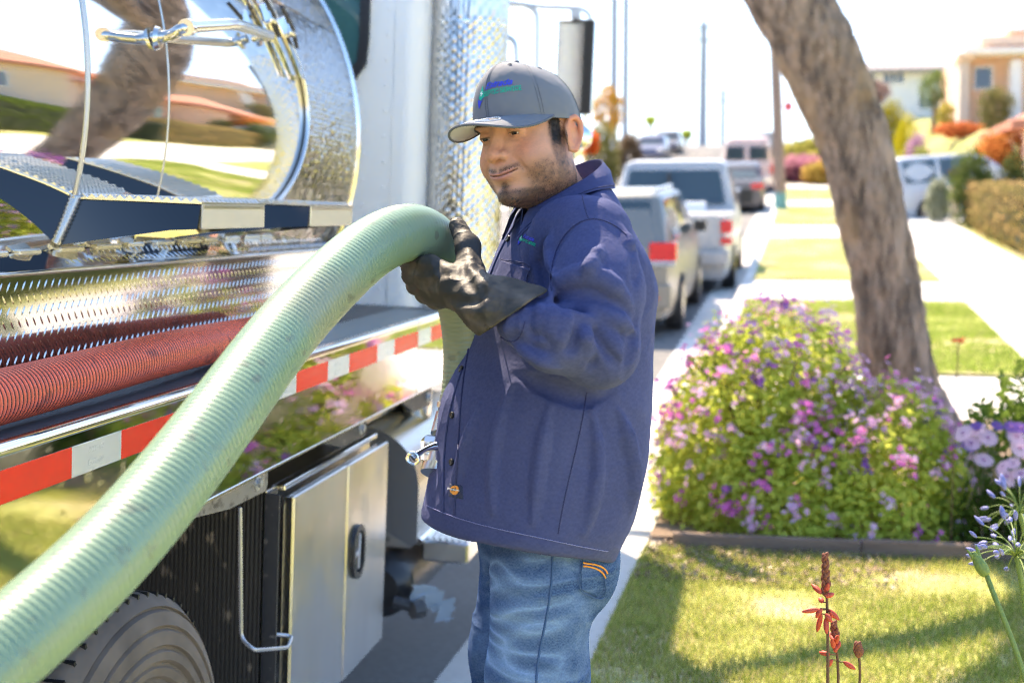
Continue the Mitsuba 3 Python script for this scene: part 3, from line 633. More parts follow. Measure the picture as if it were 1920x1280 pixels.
# crumpled clear film caught under the step
gx_, gy2 = np.meshgrid(np.linspace(0, 1, 18), np.linspace(0, 1, 9), indexing='ij'); b0, b1 = tx(783, 1085, -1.1), tx(848, 1140, -1.02)
w = b0[None, None] + (b1 - b0) * gx_[..., None]; w = w + np.array([0, .02, -.10]) * gy2[..., None] * (1 - .6 * gx_)[..., None] + .05 * (meshkit.noise(np.stack([gx_ * 7, gy2 * 5, gx_ * 0], -1), 3)[..., None] - .5) * np.array([1, 1, .9])
tp('plastic_film', grid_mesh(w[..., 0], w[..., 1], w[..., 2]), 'm_film', False, label='crumpled pale plastic film hanging under the cab step')
M['m_film'] = principled((.30, .36, .42), .2, .3)
# red hose lying in the tray (a thing of its own)
rp = [(-1.285, -1.0, 1.146), (-1.285, .8, 1.147), (-1.285, 1.9, 1.152), (-1.285, 2.4, 1.156), (-1.295, 2.9, 1.160), (-1.315, 3.35, 1.152), (-1.33, 3.66, 1.146)]
rh, ph, n = ribbed(rp, .0478, .0128, .0042, 36, 8)
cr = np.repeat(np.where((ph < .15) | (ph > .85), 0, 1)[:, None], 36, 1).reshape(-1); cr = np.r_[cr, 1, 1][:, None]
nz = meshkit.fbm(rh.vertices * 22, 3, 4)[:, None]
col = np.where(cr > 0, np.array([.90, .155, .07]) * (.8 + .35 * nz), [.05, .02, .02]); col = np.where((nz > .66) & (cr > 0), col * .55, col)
one('red_suction_hose', rh, 'm_hose_red', 'ribbed red suction hose lying in the tray along the tank', 'hose', smooth=True, m=TRUCK, color=col)
# ---- the worker ------------------------------------------------------------
from scipy.ndimage import map_coordinates, gaussian_filter
WH = np.array([-math.sin(YAW), math.cos(YAW), 0.0])       # horizontal viewing direction
PHI = math.radians(28)
BF = -RT * math.cos(PHI) - WH * math.sin(PHI); BL = np.cross([0, 0, 1.0], BF)
B0 = at(1020, 640, 2.5) * [1, 1, 0]
BM = np.eye(4); BM[:3, 0], BM[:3, 1], BM[:3, 2], BM[:3, 3] = BF, BL, [0, 0, 1], B0
BI = np.linalg.inv(BM)
def bl(p): return BI[:3, :3] @ np.asarray(p) + BI[:3, 3]
def bp(px, py, d): return bl(at(px, py, d))
man = thing('person', 'man in grey cap, navy work shirt, jeans and black gloves holding up the green hose', 'person')
class Body:
    """A signed distance on a grid in body coordinates, with ray casting for laying details on it."""
    def __init__(s, lo, hi, h): s.P, s.lo, s.h = grid(lo, hi, h); s.F = np.full(s.P.shape[:3], 1.0, np.float32)
    def near(s, pts, pad):
        a = np.clip(((np.min(pts, 0) - pad - s.lo) / s.h).astype(int), 0, None); b = ((np.max(pts, 0) + pad - s.lo) / s.h).astype(int) + 2
        return tuple(slice(i, j) for i, j in zip(a, b))
    def chain(s, pts, radii, k):
        for a, b, ra, rb in zip(pts[:-1], pts[1:], radii[:-1], radii[1:]):
            s.F = smin(s.F, cap(s.P, a, b, ra, rb), k)
    def ridge(s, pts, r, k=.02, cut=False):
        pts = np.asarray(pts); w = s.near(pts, .05 + r); d = np.full(s.F[w].shape, 1., np.float32)
        n = len(pts); rr = r * np.clip(np.sin(np.linspace(.0, math.pi, n)) * 1.3, .15, 1)
        for a, b, ra, rb in zip(pts[:-1], pts[1:], rr[:-1], rr[1:]): d = np.minimum(d, cap(s.P[w], a, b, ra, rb))
        s.F[w] = smax(s.F[w], -d, k) if cut else smin(s.F[w], d, k)
    def cast(s, px, py, off=0.0):
        px, py = np.atleast_1d(px).astype(float), np.atleast_1d(py).astype(float)
        d = FW + RT * ((px - PW / 2) / FPX)[:, None] - UP * ((py - PH / 2) / FPX)[:, None]
        d = d @ BI[:3, :3].T; o = BI[:3, :3] @ CAM + BI[:3, 3]; ts = np.arange(1.9, 3.0, .004)
        X = o + d[:, None] * ts[None, :, None]; C = ((X - s.lo) / s.h).transpose(2, 0, 1)
        v = map_coordinates(s.F, C, order=1, mode='nearest'); neg = v < 0; k = np.argmax(neg, 1); ok = neg.any(1)
        k = np.maximum(k, 1); i = np.arange(len(px)); f0, f1 = v[i, k - 1], v[i, k]; t = ts[k - 1] + .004 * np.where(ok, f0 / (f0 - f1 + 1e-9), 0)
        t = np.where(ok, t, np.interp(i, i[ok], t[ok]) if ok.any() else 2.4)
        p = o + d * t[:, None]
        return p + s.normal(p) * off if off else p
    def normal(s, p):
        e = s.h * .8; g = np.stack([map_coordinates(s.F, ((p + e * np.eye(3)[k] - s.lo) / s.h).T, order=1, mode='nearest') - map_coordinates(s.F, ((p - e * np.eye(3)[k] - s.lo) / s.h).T, order=1, mode='nearest') for k in range(3)], 1)
        return g / (np.linalg.norm(g, axis=1, keepdims=True) + 1e-9)
    def line(s, pts, n=24, off=0.0):
        P = spline(np.array([(x, y, 0.) for x, y in pts]), n) if len(pts) > 2 else np.linspace([*pts[0], 0], [*pts[1], 0], n)
        return s.cast(P[:, 0], P[:, 1], off)
    def mesh(s): return nets(s.F, s.lo, s.h)
def quadpatch(body, c, n, m, off, thick=.0015):
    c = np.array(c, float); u, v = np.meshgrid(np.linspace(0, 1, n), np.linspace(0, 1, m), indexing='ij')
    q = (c[0] * ((1 - u) * (1 - v))[..., None] + c[1] * (u * (1 - v))[..., None] + c[2] * (u * v)[..., None] + c[3] * ((1 - u) * v)[..., None]).reshape(-1, 2)
    p = body.cast(q[:, 0], q[:, 1], off); edge = ((u == 0) | (u == 1) | (v == 0) | (v == 1)).reshape(-1)
    e = body.cast(q[:, 0], q[:, 1], -.002); p = np.where(edge[:, None], e, p)
    g = p.reshape(n, m, 3); return grid_mesh(g[..., 0], g[..., 1], g[..., 2])
def project(body, mesh2d, to_px, off, flat=0.0):
    v = mesh2d.vertices; q = to_px(v[:, :2]); p = body.cast(q[:, 0], q[:, 1]); nn = body.normal(p)
    m = mesh2d.copy(); m.vertices = p + nn * (off + v[:, 2:3]); return m
def pm(name, m, bsdf, smooth=False, parent=man, **k):
    m = m.copy(); m.apply_transform(BM); return add(parent, name, m, bsdf, smooth, **k)
def stitch(body, pts, n=40, r=.0011, off=.0006): return tube(body.line(pts, n, off), r, 5)

# --- shirt
sh = Body([-.34, -.34, .80], [.34, .36, 1.58], .0046)
tab = np.array([(1075, 960, 168, 1.2), (1020, 972, 178, 1.2), (955, 988, 191, 1.2), (860, 1008, 193, 1.2), (760, 1020, 190, 1.2), (700, 1034, 180, 1.22), (650, 1049, 167, 1.27), (590, 1058, 160, 1.33), (540, 1066, 154, 1.4), (480, 1069, 136, 1.5),
                (430, 1066, 112, 1.65), (390, 1070, 88, 1.8), (360, 1072, 66, 1.9), (335, 1066, 50, 1.5)], float)
zt = 1.47 - (tab[:, 0] - 402) / 1067; cx = (1020 - tab[:, 1]) / 1067 / math.cos(PHI)
aa_ = tab[:, 2] / 1067 / np.sqrt(math.cos(PHI) ** 2 + (tab[:, 3] * math.sin(PHI)) ** 2); bb_ = aa_ * tab[:, 3]
o_ = np.argsort(zt); fz = lambda q: PchipInterpolator(zt[o_], q[o_])
Zg = sh.P[0, 0, :, 2]; zc_ = np.clip(Zg, zt.min(), zt.max()); c1, a1, b1 = fz(cx)(zc_).astype(np.float32), fz(aa_)(zc_).astype(np.float32), fz(bb_)(zc_).astype(np.float32)
X, Y, Z = sh.P[..., 0] - c1, sh.P[..., 1], sh.P[..., 2]
k0 = (np.abs(X / a1) ** 2.3 + np.abs(Y / b1) ** 2.3) ** (1 / 2.3)
sh.F = ((k0 - 1) * np.minimum(a1, b1) * .93).astype(np.float32); sh.F = np.maximum(sh.F, (Z - 1.53).astype(np.float32))
S1 = bp(1110, 446, 2.335); S2 = np.array([-.10, -.12, S1[2] - .005]); NK = bp(1054, 372, 2.49)
sh.chain([S1 * [1, .55, 1] + [0, 0, .008], NK + [-.01, .03, -.02]], [.067, .046], .045); sh.chain([S2 * [1, .55, 1] + [0, 0, .008], NK + [-.01, -.03, -.02]], [.067, .046], .045)
E1, W1 = bp(1124, 652, 2.245), bp(982, 604, 2.203)
sh.chain([S1, bp(1120, 545, 2.27), E1], [.068, .071, .061], .03)
fm = bp(1040, 632, 2.19)
sh.chain([E1, fm, W1], [.061, .052, .042], .02)
E2 = np.array([-.07, -.20, S2[2] - .25]); W2 = E2 + [-.03, .03, -.22]
sh.chain([S2, E2], [.07, .056], .035); sh.chain([E2, W2], [.062, .046], .02)
ncut = (sh.P[..., 2] - (NK[2] + .004 - .55 * (sh.P[..., 0] - NK[0]))).astype(np.float32); nd = np.hypot(sh.P[..., 0] - NK[0], sh.P[..., 1] - NK[1])
sh.F = np.where(nd < .12, smax(sh.F, ncut, .012), sh.F).astype(np.float32)
# hem, hollow below
hem = .893 + .235 * (sh.P[..., 0] - .0) - .012 * np.cos(sh.P[..., 1] * 9)
F0 = sh.F.copy(); sh.F = smax(sh.F, hem - Z, .006); inner = np.where(Z < hem + .16, -(F0 + .012), -1.0); sh.F = np.maximum(sh.F, inner.astype(np.float32))
def fold(pts, r, depth=-.003, k=.022, cut=False, n=9):
    sh.ridge(sh.line(pts, n, depth), r, k, cut)
base_F = sh.F.copy()
# creases first (cut), then ridges
for pts, r in [([(1034, 548), (1035, 505), (1050, 455), (1085, 418), (1108, 409)], .006),
               ([(1058, 566), (1110, 592), (1160, 634), (1180, 668)], .011), ([(1066, 584), (1112, 616), (1150, 662), (1160, 694)], .010),
               ([(1040, 562), (1066, 572), (1100, 583)], .012),
               ([(1182, 440), (1192, 500), (1188, 548)], .008), ([(1028, 440), (1022, 480), (1030, 530)], .010), ([(1008, 470), (1012, 520), (1022, 552)], .007),
               ([(985, 590), (1000, 612), (995, 640)], .007), ([(1028, 590), (1022, 614), (1024, 640)], .007), ([(1050, 596), (1046, 622), (1030, 652)], .008), ([(1076, 602), (1078, 634), (1066, 668)], .009),
               ([(1100, 630), (1106, 668), (1112, 700)], .008), ([(1052, 660), (1010, 655), (975, 640)], .006),
               ([(1192, 580), (1186, 640), (1170, 710)], .008), ([(1150, 735), (1090, 745), (1020, 722), (960, 700)], .012)]:
    fold(pts, r * 1.55, .0028, .0055, True)
for pts, r in [([(1028, 566), (1046, 536), (1090, 516), (1140, 530), (1182, 576)], .014), ([(1094, 514), (1112, 490), (1126, 462)], .010),
               ([(1010, 572), (1016, 590), (1006, 622)], .009), ([(1038, 574), (1036, 600), (1032, 634)], .010), ([(1062, 582), (1056, 614), (1042, 650)], .010),
               ([(1068, 584), (1092, 616), (1098, 650), (1092, 690)], .010), ([(1088, 590), (1132, 624), (1166, 672)], .011), ([(1060, 574), (1108, 584), (1168, 606), (1190, 622)], .012),
               ([(990, 574), (984, 600), (976, 626)], .008), ([(968, 584), (958, 610), (952, 630)], .007),
               ([(1165, 425), (1180, 470), (1183, 520)], .009),
               ([(1036, 436), (1034, 480), (1040, 520)], .009), ([(1000, 455), (1003, 500), (1014, 548)], .007), ([(960, 640), (1000, 668), (1050, 690)], .008),
               ([(1160, 770), (1185, 860), (1180, 960)], .012), ([(900, 760), (870, 850), (850, 940)], .009), ([(1110, 770), (1120, 880), (1095, 1000)], .009), ([(960, 720), (930, 830), (925, 960)], .008),
               ([(1030, 760), (1010, 880), (1000, 980)], .008)]:
    fold(pts, r * 1.3, .0015, .009)
sh.F += (.0065 * (gaussian_filter(meshkit.fbm(sh.P * 9.0, 3, 11), 1.0) - .5)).astype(np.float32)
sh.F = gaussian_filter(sh.F, .35)
smesh = sh.mesh(); shirt = pm('shirt', smesh, 'm_shirt', True, label='navy long sleeved work shirt')
def cl(v): return v
for pts in [[(1034, 545), (1035, 500), (1050, 455), (1085, 418), (1106, 411), (1140, 417), (1174, 440)], [(1091, 360), (1096, 385), (1104, 411)], [(1100, 735), (1085, 820), (1062, 920), (1047, 1000)],
            [(938, 630), (960, 640), (984, 602)],]:
    pm('seam', stitch(sh, pts), 'm_stitch', True, shirt)
hp = [(800, 947), (860, 971), (930, 990), (1000, 1005), (1080, 1022), (1140, 1033)]
pm('hem_stitch', stitch(sh, hp, 60, .0009), 'm_stitch_light', True, shirt)
# placket, buttons, tag, pocket, embroidered logo
pl = [(942, 432), (908, 520), (872, 640), (850, 740), (836, 830), (832, 955)]
pm('placket_edge', stitch(sh, [(990, 392), (962, 428), (930, 490), (905, 560), (880, 650), (866, 740), (860, 830), (855, 905), (853, 965)], 60, .0016, .001), 'm_stitch', True, shirt)
pm('placket_edge', tube(sh.line([(868, 690), (852, 740), (839, 800), (833, 870), (832, 962)], 50, .0012), .0018, 6), 'm_shirt', True, shirt)
for bx_, by_ in ((954, 448), (866, 692), (849, 778), (848, 866)):
    c = sh.cast(bx_, by_, .0015)[0]; n_ = sh.normal(c[None])[0]; b = lathe([(0, -.001), (.0058, -.001), (.0062, .0015), (.005, .0028), (.003, .0018), (0, .0018)], 20)
    z_ = n_; x_ = np.cross(z_, [0, 0, 1.]); x_ /= np.linalg.norm(x_); m4 = np.eye(4); m4[:3, 0], m4[:3, 1], m4[:3, 2], m4[:3, 3] = x_, np.cross(z_, x_), z_, c
    b.apply_transform(m4); pm('button', b, 'm_black', 40, shirt)
pm('label_tag', quadpatch(sh, [(841, 903), (869, 908), (872, 938), (838, 933)], 8, 8, .0016), 'm_tag', False, shirt)
disk = trimesh.creation.extrude_polygon(Point(0, 0).buffer(1.0, quad_segs=8), .0004, engine='earcut')
pm('tag_badge', project(sh, disk, lambda v: np.array([854, 918]) + v * [8.0, 9.0], .0021), 'm_orange_thread', False, shirt)
t_ = meshkit.text_mesh('Dickies', 1.0, .0003, True); t_.vertices[:, :2] -= t_.vertices[:, :2].mean(0); t_.vertices[:, 0] *= 2.1 / np.ptp(t_.vertices[:, 0]); t_.vertices[:, 1] *= .55
pm('tag_lettering', project(sh, t_, lambda v: np.array([854, 917.5]) + np.stack([v[:, 0] * 10.5, v[:, 0] * 1.6 - v[:, 1] * 6], 1), .0028), 'm_white_thread', False, shirt)
pm('pocket_flap', quadpatch(sh, [(938, 487), (1000, 504), (990, 545), (920, 525)], 14, 12, .0035), 'm_shirt', 40, shirt)
pm('pocket_stitch', stitch(sh, [(922, 522), (960, 536), (984, 540), (995, 512), (998, 503), (965, 491), (940, 485)], 50, .0009, .0042), 'm_stitch', True, shirt)
def logo(body, name, o, ex, ey, off, holder, tr=None):
    """ex, ey: pixels (photo) per unit along the text and up; the emblem stands at the left."""
    f = lambda v: np.array(o) + v[:, :1] * np.array(ex) + v[:, 1:2] * np.array(ey)
    pr = tr or (lambda m2, o_: project(body, m2, f, o_))
    def txt(s_, h, x, y, wid, bold=True):
        m2 = meshkit.text_mesh(s_, h, .0003, bold); m2.vertices[:, 0] *= wid / np.ptp(m2.vertices[:, 0]); m2.vertices[:, :2] += [x, y]; return m2
    a = txt('Estrada', .26, .30, .40, 1.0); a.vertices[:, 0] += (a.vertices[:, 1] - .4) * .35
    b = txt('SEPTIC SERVICE', .20, .26, .10, 1.35)
    em = Polygon([(0, .1), (.06, .36), (.16, .62), (.22, .40), (.28, .12), (.12, .0)]); sw = Polygon([(-.04, .06), (.14, -.04), (.24, .06), (.12, -.12), (0, -.30), (-.06, -.1)])
    ex2 = lambda p, d: trimesh.creation.extrude_polygon(p, d, engine='earcut')
    pm(name + '_script', pr(a, off), 'm_blue_thread', False, holder); pm(name + '_lettering', pr(b, off), 'm_green_thread', False, holder)
    pm(name + '_emblem', pr(ex2(em, .0004), off), 'm_green_thread', False, holder); pm(name + '_swoosh', pr(ex2(sw, .0004), off), 'm_blue_thread', False, holder)
    star = cat([ex2(LineString([(.08, .3), (.2, .24)]).buffer(.018), .0008), ex2(LineString([(.12, .18), (.16, .36)]).buffer(.018), .0008)])
    pm(name + '_spark', pr(star, off), 'm_white_thread', False, holder)
logo(sh, 'chest_logo', (974, 452), (18.5, 7.5), (5.5, -24), .0012, shirt)
# collar
def collar():
    th = np.linspace(math.radians(14), math.radians(346), 90); c = NK + np.array([.0, 0, .026]); rx, ry = .070, .066
    back = (1 - np.cos(th)) / 2; up = .078 * back - .038
    top = np.stack([c[0] + rx * np.cos(th), c[1] + ry * np.sin(th), c[2] + up], 1)
    base = np.stack([c[0] + (rx + .004) * np.cos(th), c[1] + (ry + .006) * np.sin(th), c[2] + up - .038], 1)
    front = np.exp(-((np.minimum(th, 2 * np.pi - th) - math.radians(14)) / .35) ** 2)
    out = .016 + .006 * back + .008 * front
    leaf = np.stack([c[0] + (rx + out) * np.cos(th) + .018 * front, c[1] + (ry + out + .006) * np.sin(th), c[2] + up - .040 - .024 * front], 1)
    mid = .5 * (top + leaf) + np.stack([.008 * np.cos(th), .008 * np.sin(th), .009 + 0 * th], 1)
    fold_ = top + np.stack([.003 * np.cos(th), .003 * np.sin(th), .004 + 0 * th], 1)
    def lift(p, gap):                            # lays the leaf on the shirt where it would sink into it
        p = p.copy()
        for _ in range(6):
            f = map_coordinates(sh.F, ((p - sh.lo) / sh.h).T, order=1, mode='nearest'); n_ = sh.normal(p); p = p + n_ * np.clip(gap - f, 0, .03)[:, None]
        return p
    k_ = np.ones(9) / 9; smo = lambda p: np.stack([np.convolve(np.pad(p[:, i], 4, mode='edge'), k_, 'valid') for i in range(3)], 1)
    leaf = smo(lift(leaf, .006)); mid = smo(lift(.5 * (fold_ + leaf) + np.stack([.004 * np.cos(th), .004 * np.sin(th), .006 + 0 * th], 1), .010)); fold_ = smo(lift(fold_, .006))
    rows = [base - [0, 0, .02], base, top, fold_, mid, leaf, leaf - np.stack([.003 * np.cos(th), .003 * np.sin(th), .001 + 0 * th], 1), mid - [0, 0, .004]]
    G = np.stack(rows, 0); return grid_mesh(G[..., 0], G[..., 1], G[..., 2]), leaf, mid
cm, leaf, midl = collar(); collar_k = pm('collar', cm, 'm_shirt', 60, shirt)
pm('collar_stitch', tube(leaf * .86 + midl * .14 + [0, 0, .0014], .0009, 5), 'm_stitch', True, shirt)

# --- jeans and shoes
je = Body([-.26, -.30, .02], [.32, .30, 1.05], .0062)
je.F = ell(je.P, (.0, 0, .93), (.115, .155, .15)); hipL, hipR = np.array([.048, .080, .86]), np.array([-.012, -.075, .86])
kneeL, kneeR = np.array([.055, .09, .49]), np.array([.018, -.08, .49]); anL, anR = np.array([.0, .11, .09]), np.array([-.02, -.10, .09])
for h_, k_, a_ in ((hipL, kneeL, anL), (hipR, kneeR, anR)):
    je.chain([h_, .5 * (h_ + k_) + [.008, 0, 0], k_, a_], [.088, .084, .074, .070], .03)
je.F = smin(je.F, ell(je.P, (-.030, .065, .86), (.068, .085, .09)), .04)
je.F = np.maximum(je.F, .045 - je.P[..., 2])
for pts, r in [([(905, 1038), (960, 1050), (1015, 1046)], .005), ([(905, 1066), (960, 1080), (1020, 1074)], .005), ([(908, 1090), (970, 1100), (1024, 1085)], .005), ([(915, 1130), (960, 1138), (1022, 1122)], .005),
               ([(920, 1140), (965, 1152), (1018, 1145)], .004), ([(925, 1165), (980, 1180), (1012, 1178)], .004), ([(930, 1245), (980, 1270), (1010, 1275)], .004), ([(1090, 1130), (1075, 1200), (1080, 1270)], .006), ([(885, 1150), (890, 1200), (884, 1250)], .006)]:
    je.ridge(je.line(pts, 8, -.003), r, .014)
je.F += (.005 * (meshkit.fbm(je.P * np.array([8, 8, 5.]), 3, 21) - .5)).astype(np.float32)
jm = je.mesh(); jv = jm.vertices
fade = np.exp(-((jv[:, 2] - .74) / .16) ** 2) * np.clip((jv[:, 0] + .03) / .12, 0, 1); wh = meshkit.fbm(jv * np.array([12, 12, 60.]), 3, 5); wv = meshkit.fbm(jv * np.array([90, 90, 9.]), 2, 8)
tt = np.clip(.06 + .55 * fade * (.5 + 1.0 * wh) + .6 * (wh - .5) + .4 * (wv - .5), 0, 1)[:, None]
jeans = pm('jeans', jm, 'm_denim', True, label='faded blue jeans')
pm('side_seam', stitch(je, [(1036, 1030), (1034, 1090), (1024, 1160), (1012, 1220), (1006, 1279)], 50, .0022, .0005), 'm_denim_seam', True, jeans)
pk = [(1086, 1036), (1140, 1046), (1130, 1100), (1104, 1134), (1087, 1112)]
pm('back_pocket', quadpatch(je, [(1086, 1030), (1139, 1040), (1118, 1122), (1086, 1108)], 14, 14, .003), 'm_denim', 40, jeans)
pm('pocket_stitch', cat(stitch(je, [(1090, 1054), (1112, 1057), (1126, 1062), (1136, 1074)], 24, .0016, .0042), stitch(je, [(1090, 1060), (1110, 1063), (1124, 1070), (1132, 1082)], 24, .0016, .0042)), 'm_orange_thread', True, jeans)
pm('pocket_stitch', stitch(je, [(1087, 1032), (1087, 1070), (1088, 1107), (1104, 1116), (1117, 1120), (1130, 1080)], 40, .0011, .0040), 'm_denim_seam', True, jeans)
for a_ in (anL, anR):
    P_, lo_, h_ = grid(a_ + [-.12, -.08, -.12], a_ + [.24, .08, .06], .006)
    f_ = smin(cap(P_, a_ + [-.03, 0, -.035], a_ + [.13, 0, -.05], .042, .034), cap(P_, a_ + [-.02, 0, -.03], a_ + [-.02, 0, .03], .045), .03); f_ = np.maximum(f_, a_[2] - .078 - P_[..., 2])
    pm('shoe', nets(f_, lo_, h_), 'm_gasket', True)

# --- head
TH, PT, RL = math.radians(39), math.radians(6), math.radians(-8)
hf = -RT * math.sin(TH) - WH * math.cos(TH); hl = np.cross([0, 0, 1.0], hf)
RH = np.stack([hf, hl, [0, 0, 1.0]], 1)
cp_, sp_, cr_, sr_ = math.cos(PT), math.sin(PT), math.cos(RL), math.sin(RL)
RH = RH @ np.array([[cp_, 0, sp_], [0, 1, 0], [-sp_, 0, cp_]]) @ np.array([[1, 0, 0], [0, cr_, sr_], [0, -sr_, cr_]])
H0 = at(997, 268, 2.455)
HM = np.eye(4); HM[:3, :3] = RH; HM[:3, 3] = H0
CT = _tr([-.02, 0, .060]) @ _ry(math.radians(-3)) @ _tr([.022, 0, -.055])          # the cap sits tipped back a little
def cm_(name, m, bsdf, smooth=False, parent=man, **k):
    m = m.copy(); m.apply_transform(HM @ CT); return add(parent, name, m, bsdf, smooth, **k)
def hm(name, m, bsdf, smooth=False, parent=man, **k):
    m = m.copy(); m.apply_transform(HM); return add(parent, name, m, bsdf, smooth, **k)
P, hlo, hh_ = grid([-.125, -.105, -.19], [.135, .112, .10], .0019)
def sym(P, f):                                  # union of a left and a right copy
    return f(1), f(-1)
nkb = HM[:3, :3].T @ ((BM @ np.r_[NK + [-.005, 0, -.03], 1])[:3] - H0)
F = ell(P, (-.006, 0, .032), (.093, .073, .085))
F = smin(F, ell(P, (.030, 0, -.030), (.063, .065, .076)), .03)
F = smin(F, ell(P, (.040, 0, -.084), (.045, .046, .036)), .022)
F = smin(F, ell(P, (.080, 0, -.094), (.0195, .023, .019)), .016)
for s_ in (1, -1):
    F = smin(F, ell(P, (.047, s_ * .045, -.028), (.036, .022, .031)), .02)
    F = smin(F, ell(P, (.076, s_ * .032, .040), (.012, .025, .009)), .014)
    F = smin(F, ell(P, (.014, s_ * .051, -.064), (.034, .018, .028)), .03)
    F = smax(F, -ell(P, (.100, s_ * .033, .0215), (.0195, .020, .0115)), .014)
F = smin(F, cap(P, nkb, (-.012, 0, -.05), .056, .053), .03)
F = smin(F, cap(P, (.088, 0, .030), (.108, 0, -.008), .0062, .0088), .011)
F = smin(F, ell(P, (.1085, 0, -.0135), (.0125, .0125, .0105)), .006)
for s_ in (1, -1):
    F = smin(F, ell(P, (.099, s_ * .0145, -.0165), (.0105, .0072, .0080)), .0045)
    F = smax(F, -ell(P, (.1055, s_ * .0072, -.0262), (.0068, .0042, .0042)), .002)
    F = smax(F, -cap(P, (.0985, s_ * .0255, -.014), (.083, s_ * .0395, -.047), .0022, .003), .008)
# mouth region
F = smin(F, ell(P, (.086, 0, -.047), (.0185, .030, .022)), .012)
def poly(P, pts, rs):
    d = None
    for a, b, ra, rb in zip(pts[:-1], pts[1:], rs[:-1], rs[1:]):
        c = cap(P, a, b, ra, rb); d = c if d is None else np.minimum(d, c)
    return d
zm = lambda y_: -.0525 + 8.0 * y_ * y_
py_, pz_ = P[..., 1], P[..., 2] - zm(P[..., 1]); fr_ = (P[..., 0] > .06)
F = F - fr_ * (.0034 * np.exp(-((pz_ + .0052) / .0042) ** 2 - (py_ / .019) ** 4) + .0026 * np.exp(-((pz_ - .0036) / .0028) ** 2 - (py_ / .025) ** 4) - .0012 * np.exp(-((pz_ - .0085) / .003) ** 2 - (py_ / .003) ** 2)).astype(np.float32)
F = smax(F, -np.where(fr_, np.maximum.reduce([np.abs(pz_) - .0011, np.abs(py_) - .030, -(F + .0045)]), 1).astype(np.float32), .0012)
def poly(P, pts, rs):
    d = None
    for a, b, ra, rb in zip(pts[:-1], pts[1:], rs[:-1], rs[1:]):
        c = cap(P, a, b, ra, rb); d = c if d is None else np.minimum(d, c)
    return d
F = smax(F, -ell(P, (.106, 0, -.071), (.012, .018, .006)), .01)
# eyelids closed down to a slit
EYE = [np.array([.0745, s_ * .0320, .0205]) for s_ in (1, -1)]
for e in EYE:
    lid = ell(P, e, (.0142, .0152, .0128)); F = smin(F, lid, .0045)
    sl = ell(P, e + [.011, 0, -.0046], (.010, .0118, .0017)); F = smax(F, -sl, .0012)
    F = smax(F, -cap(P, e + [.0122, -.010, .0088], e + [.0122, .010, .0088], .0012), .003)
# ears
for s_ in (1, -1):
    er_ = ell(P, (-.012, s_ * .0785, .000), (.0185, .0055, .0300)); F = smin(F, er_, .006)
    rim_ = [(-.001, .0775, -.004), (-.001, .080, .014), (-.007, .0835, .0265), (-.018, .087, .0285), (-.0275, .0885, .019), (-.0285, .087, .002), (-.022, .0835, -.014), (-.012, .0795, -.0265), (-.004, .0775, -.024)]
    F = smin(F, poly(P, [(x, s_ * y, z) for x, y, z in rim_], [.003, .0042, .0047, .0048, .0048, .0046, .0043, .0060, .005]), .002)
    F = smax(F, -ell(P, (-.0125, s_ * .0890, -.002), (.0115, .0095, .0155)), .002)
    F = smax(F, -poly(P, [(-.007, s_ * .0875, .019), (-.017, s_ * .091, .0205), (-.0225, s_ * .092, .012)], [.0036, .0036, .003]), .0015)
    F = smin(F, ell(P, (-.0005, s_ * .0795, -.0045), (.0045, .0035, .0055)), .003)
hm_ = nets(F, hlo, hh_); taubin(hm_, 4); v = hm_.vertices.copy(); x, y, z = v.T; ay = np.abs(y)
sm = lambda a, b, t: np.clip((t - a) / (b - a), 0, 1) ** 2 * (3 - 2 * np.clip((t - a) / (b - a), 0, 1))
n1_, n2_, n3_ = meshkit.fbm(v * 130, 2, 1), meshkit.fbm(v * 420, 2, 2), meshkit.fbm(v * 24, 3, 3)
pz_ = z - zm(y)
skin = np.array([.58, .305, .19]) * (.82 + .20 * n3_ + .20 * n2_)[:, None]
red = np.exp(-((x - .075) / .025) ** 2 - ((ay - .042) / .02) ** 2 - ((z + .012) / .022) ** 2) + np.exp(-((x - .112) / .012) ** 2 - (ay / .016) ** 2 - ((z + .012) / .012) ** 2) + .9 * sm(.079, .084, ay) * (z > -.05)
skin = skin * (1 - .4 * red[:, None] * np.array([.0, .5, .55]))
# beard: jaw, cheek edge, chin, moustache
jaw = sm(-.012, -.052, z + .55 * (x - .03) * 0 - .0) * sm(.088, .060, x - .15 * (z + .09)) * sm(.025, .045, ay + .5 * np.clip(-.075 - z, 0, .1))
side = sm(.048, .030, x) * sm(.052, .060, ay) * sm(.03, .0, z) * sm(-.012, .004, x)
under = sm(-.078, -.095, z) * sm(-.01, .02, x)
chin = np.exp(-((z + .074) / .010) ** 2 - (ay / .010) ** 2) * (x > .07) * 1.2 + sm(-.078, -.088, z) * (x > .05)
mous = np.exp(-((pz_ - .0098 + .09 * ay) / .0055) ** 2) * sm(.038, .028, ay) * (x > .07) * sm(-.001, .007, ay) * 1.15 + np.exp(-((ay - .0365) / .004) ** 2 - ((z + .046) / .011) ** 2) * (x > .055) * .5
beard = np.clip(np.maximum.reduce([jaw * .85, side, under * .9, chin, mous]), 0, 1) * (x > -.03) * ~((x < .004) & (z > -.036) & (ay > .0735))
dens = np.clip(np.maximum(beard * (.38 + .9 * n2_) * (.52 + .5 * n1_), np.clip(np.maximum(.72 * mous, .9 * chin) * (.5 + .6 * n2_), 0, .8) * (beard > .1)), 0, 1)
col = skin * (1 - dens[:, None]) + np.array([.035, .024, .018]) * dens[:, None]
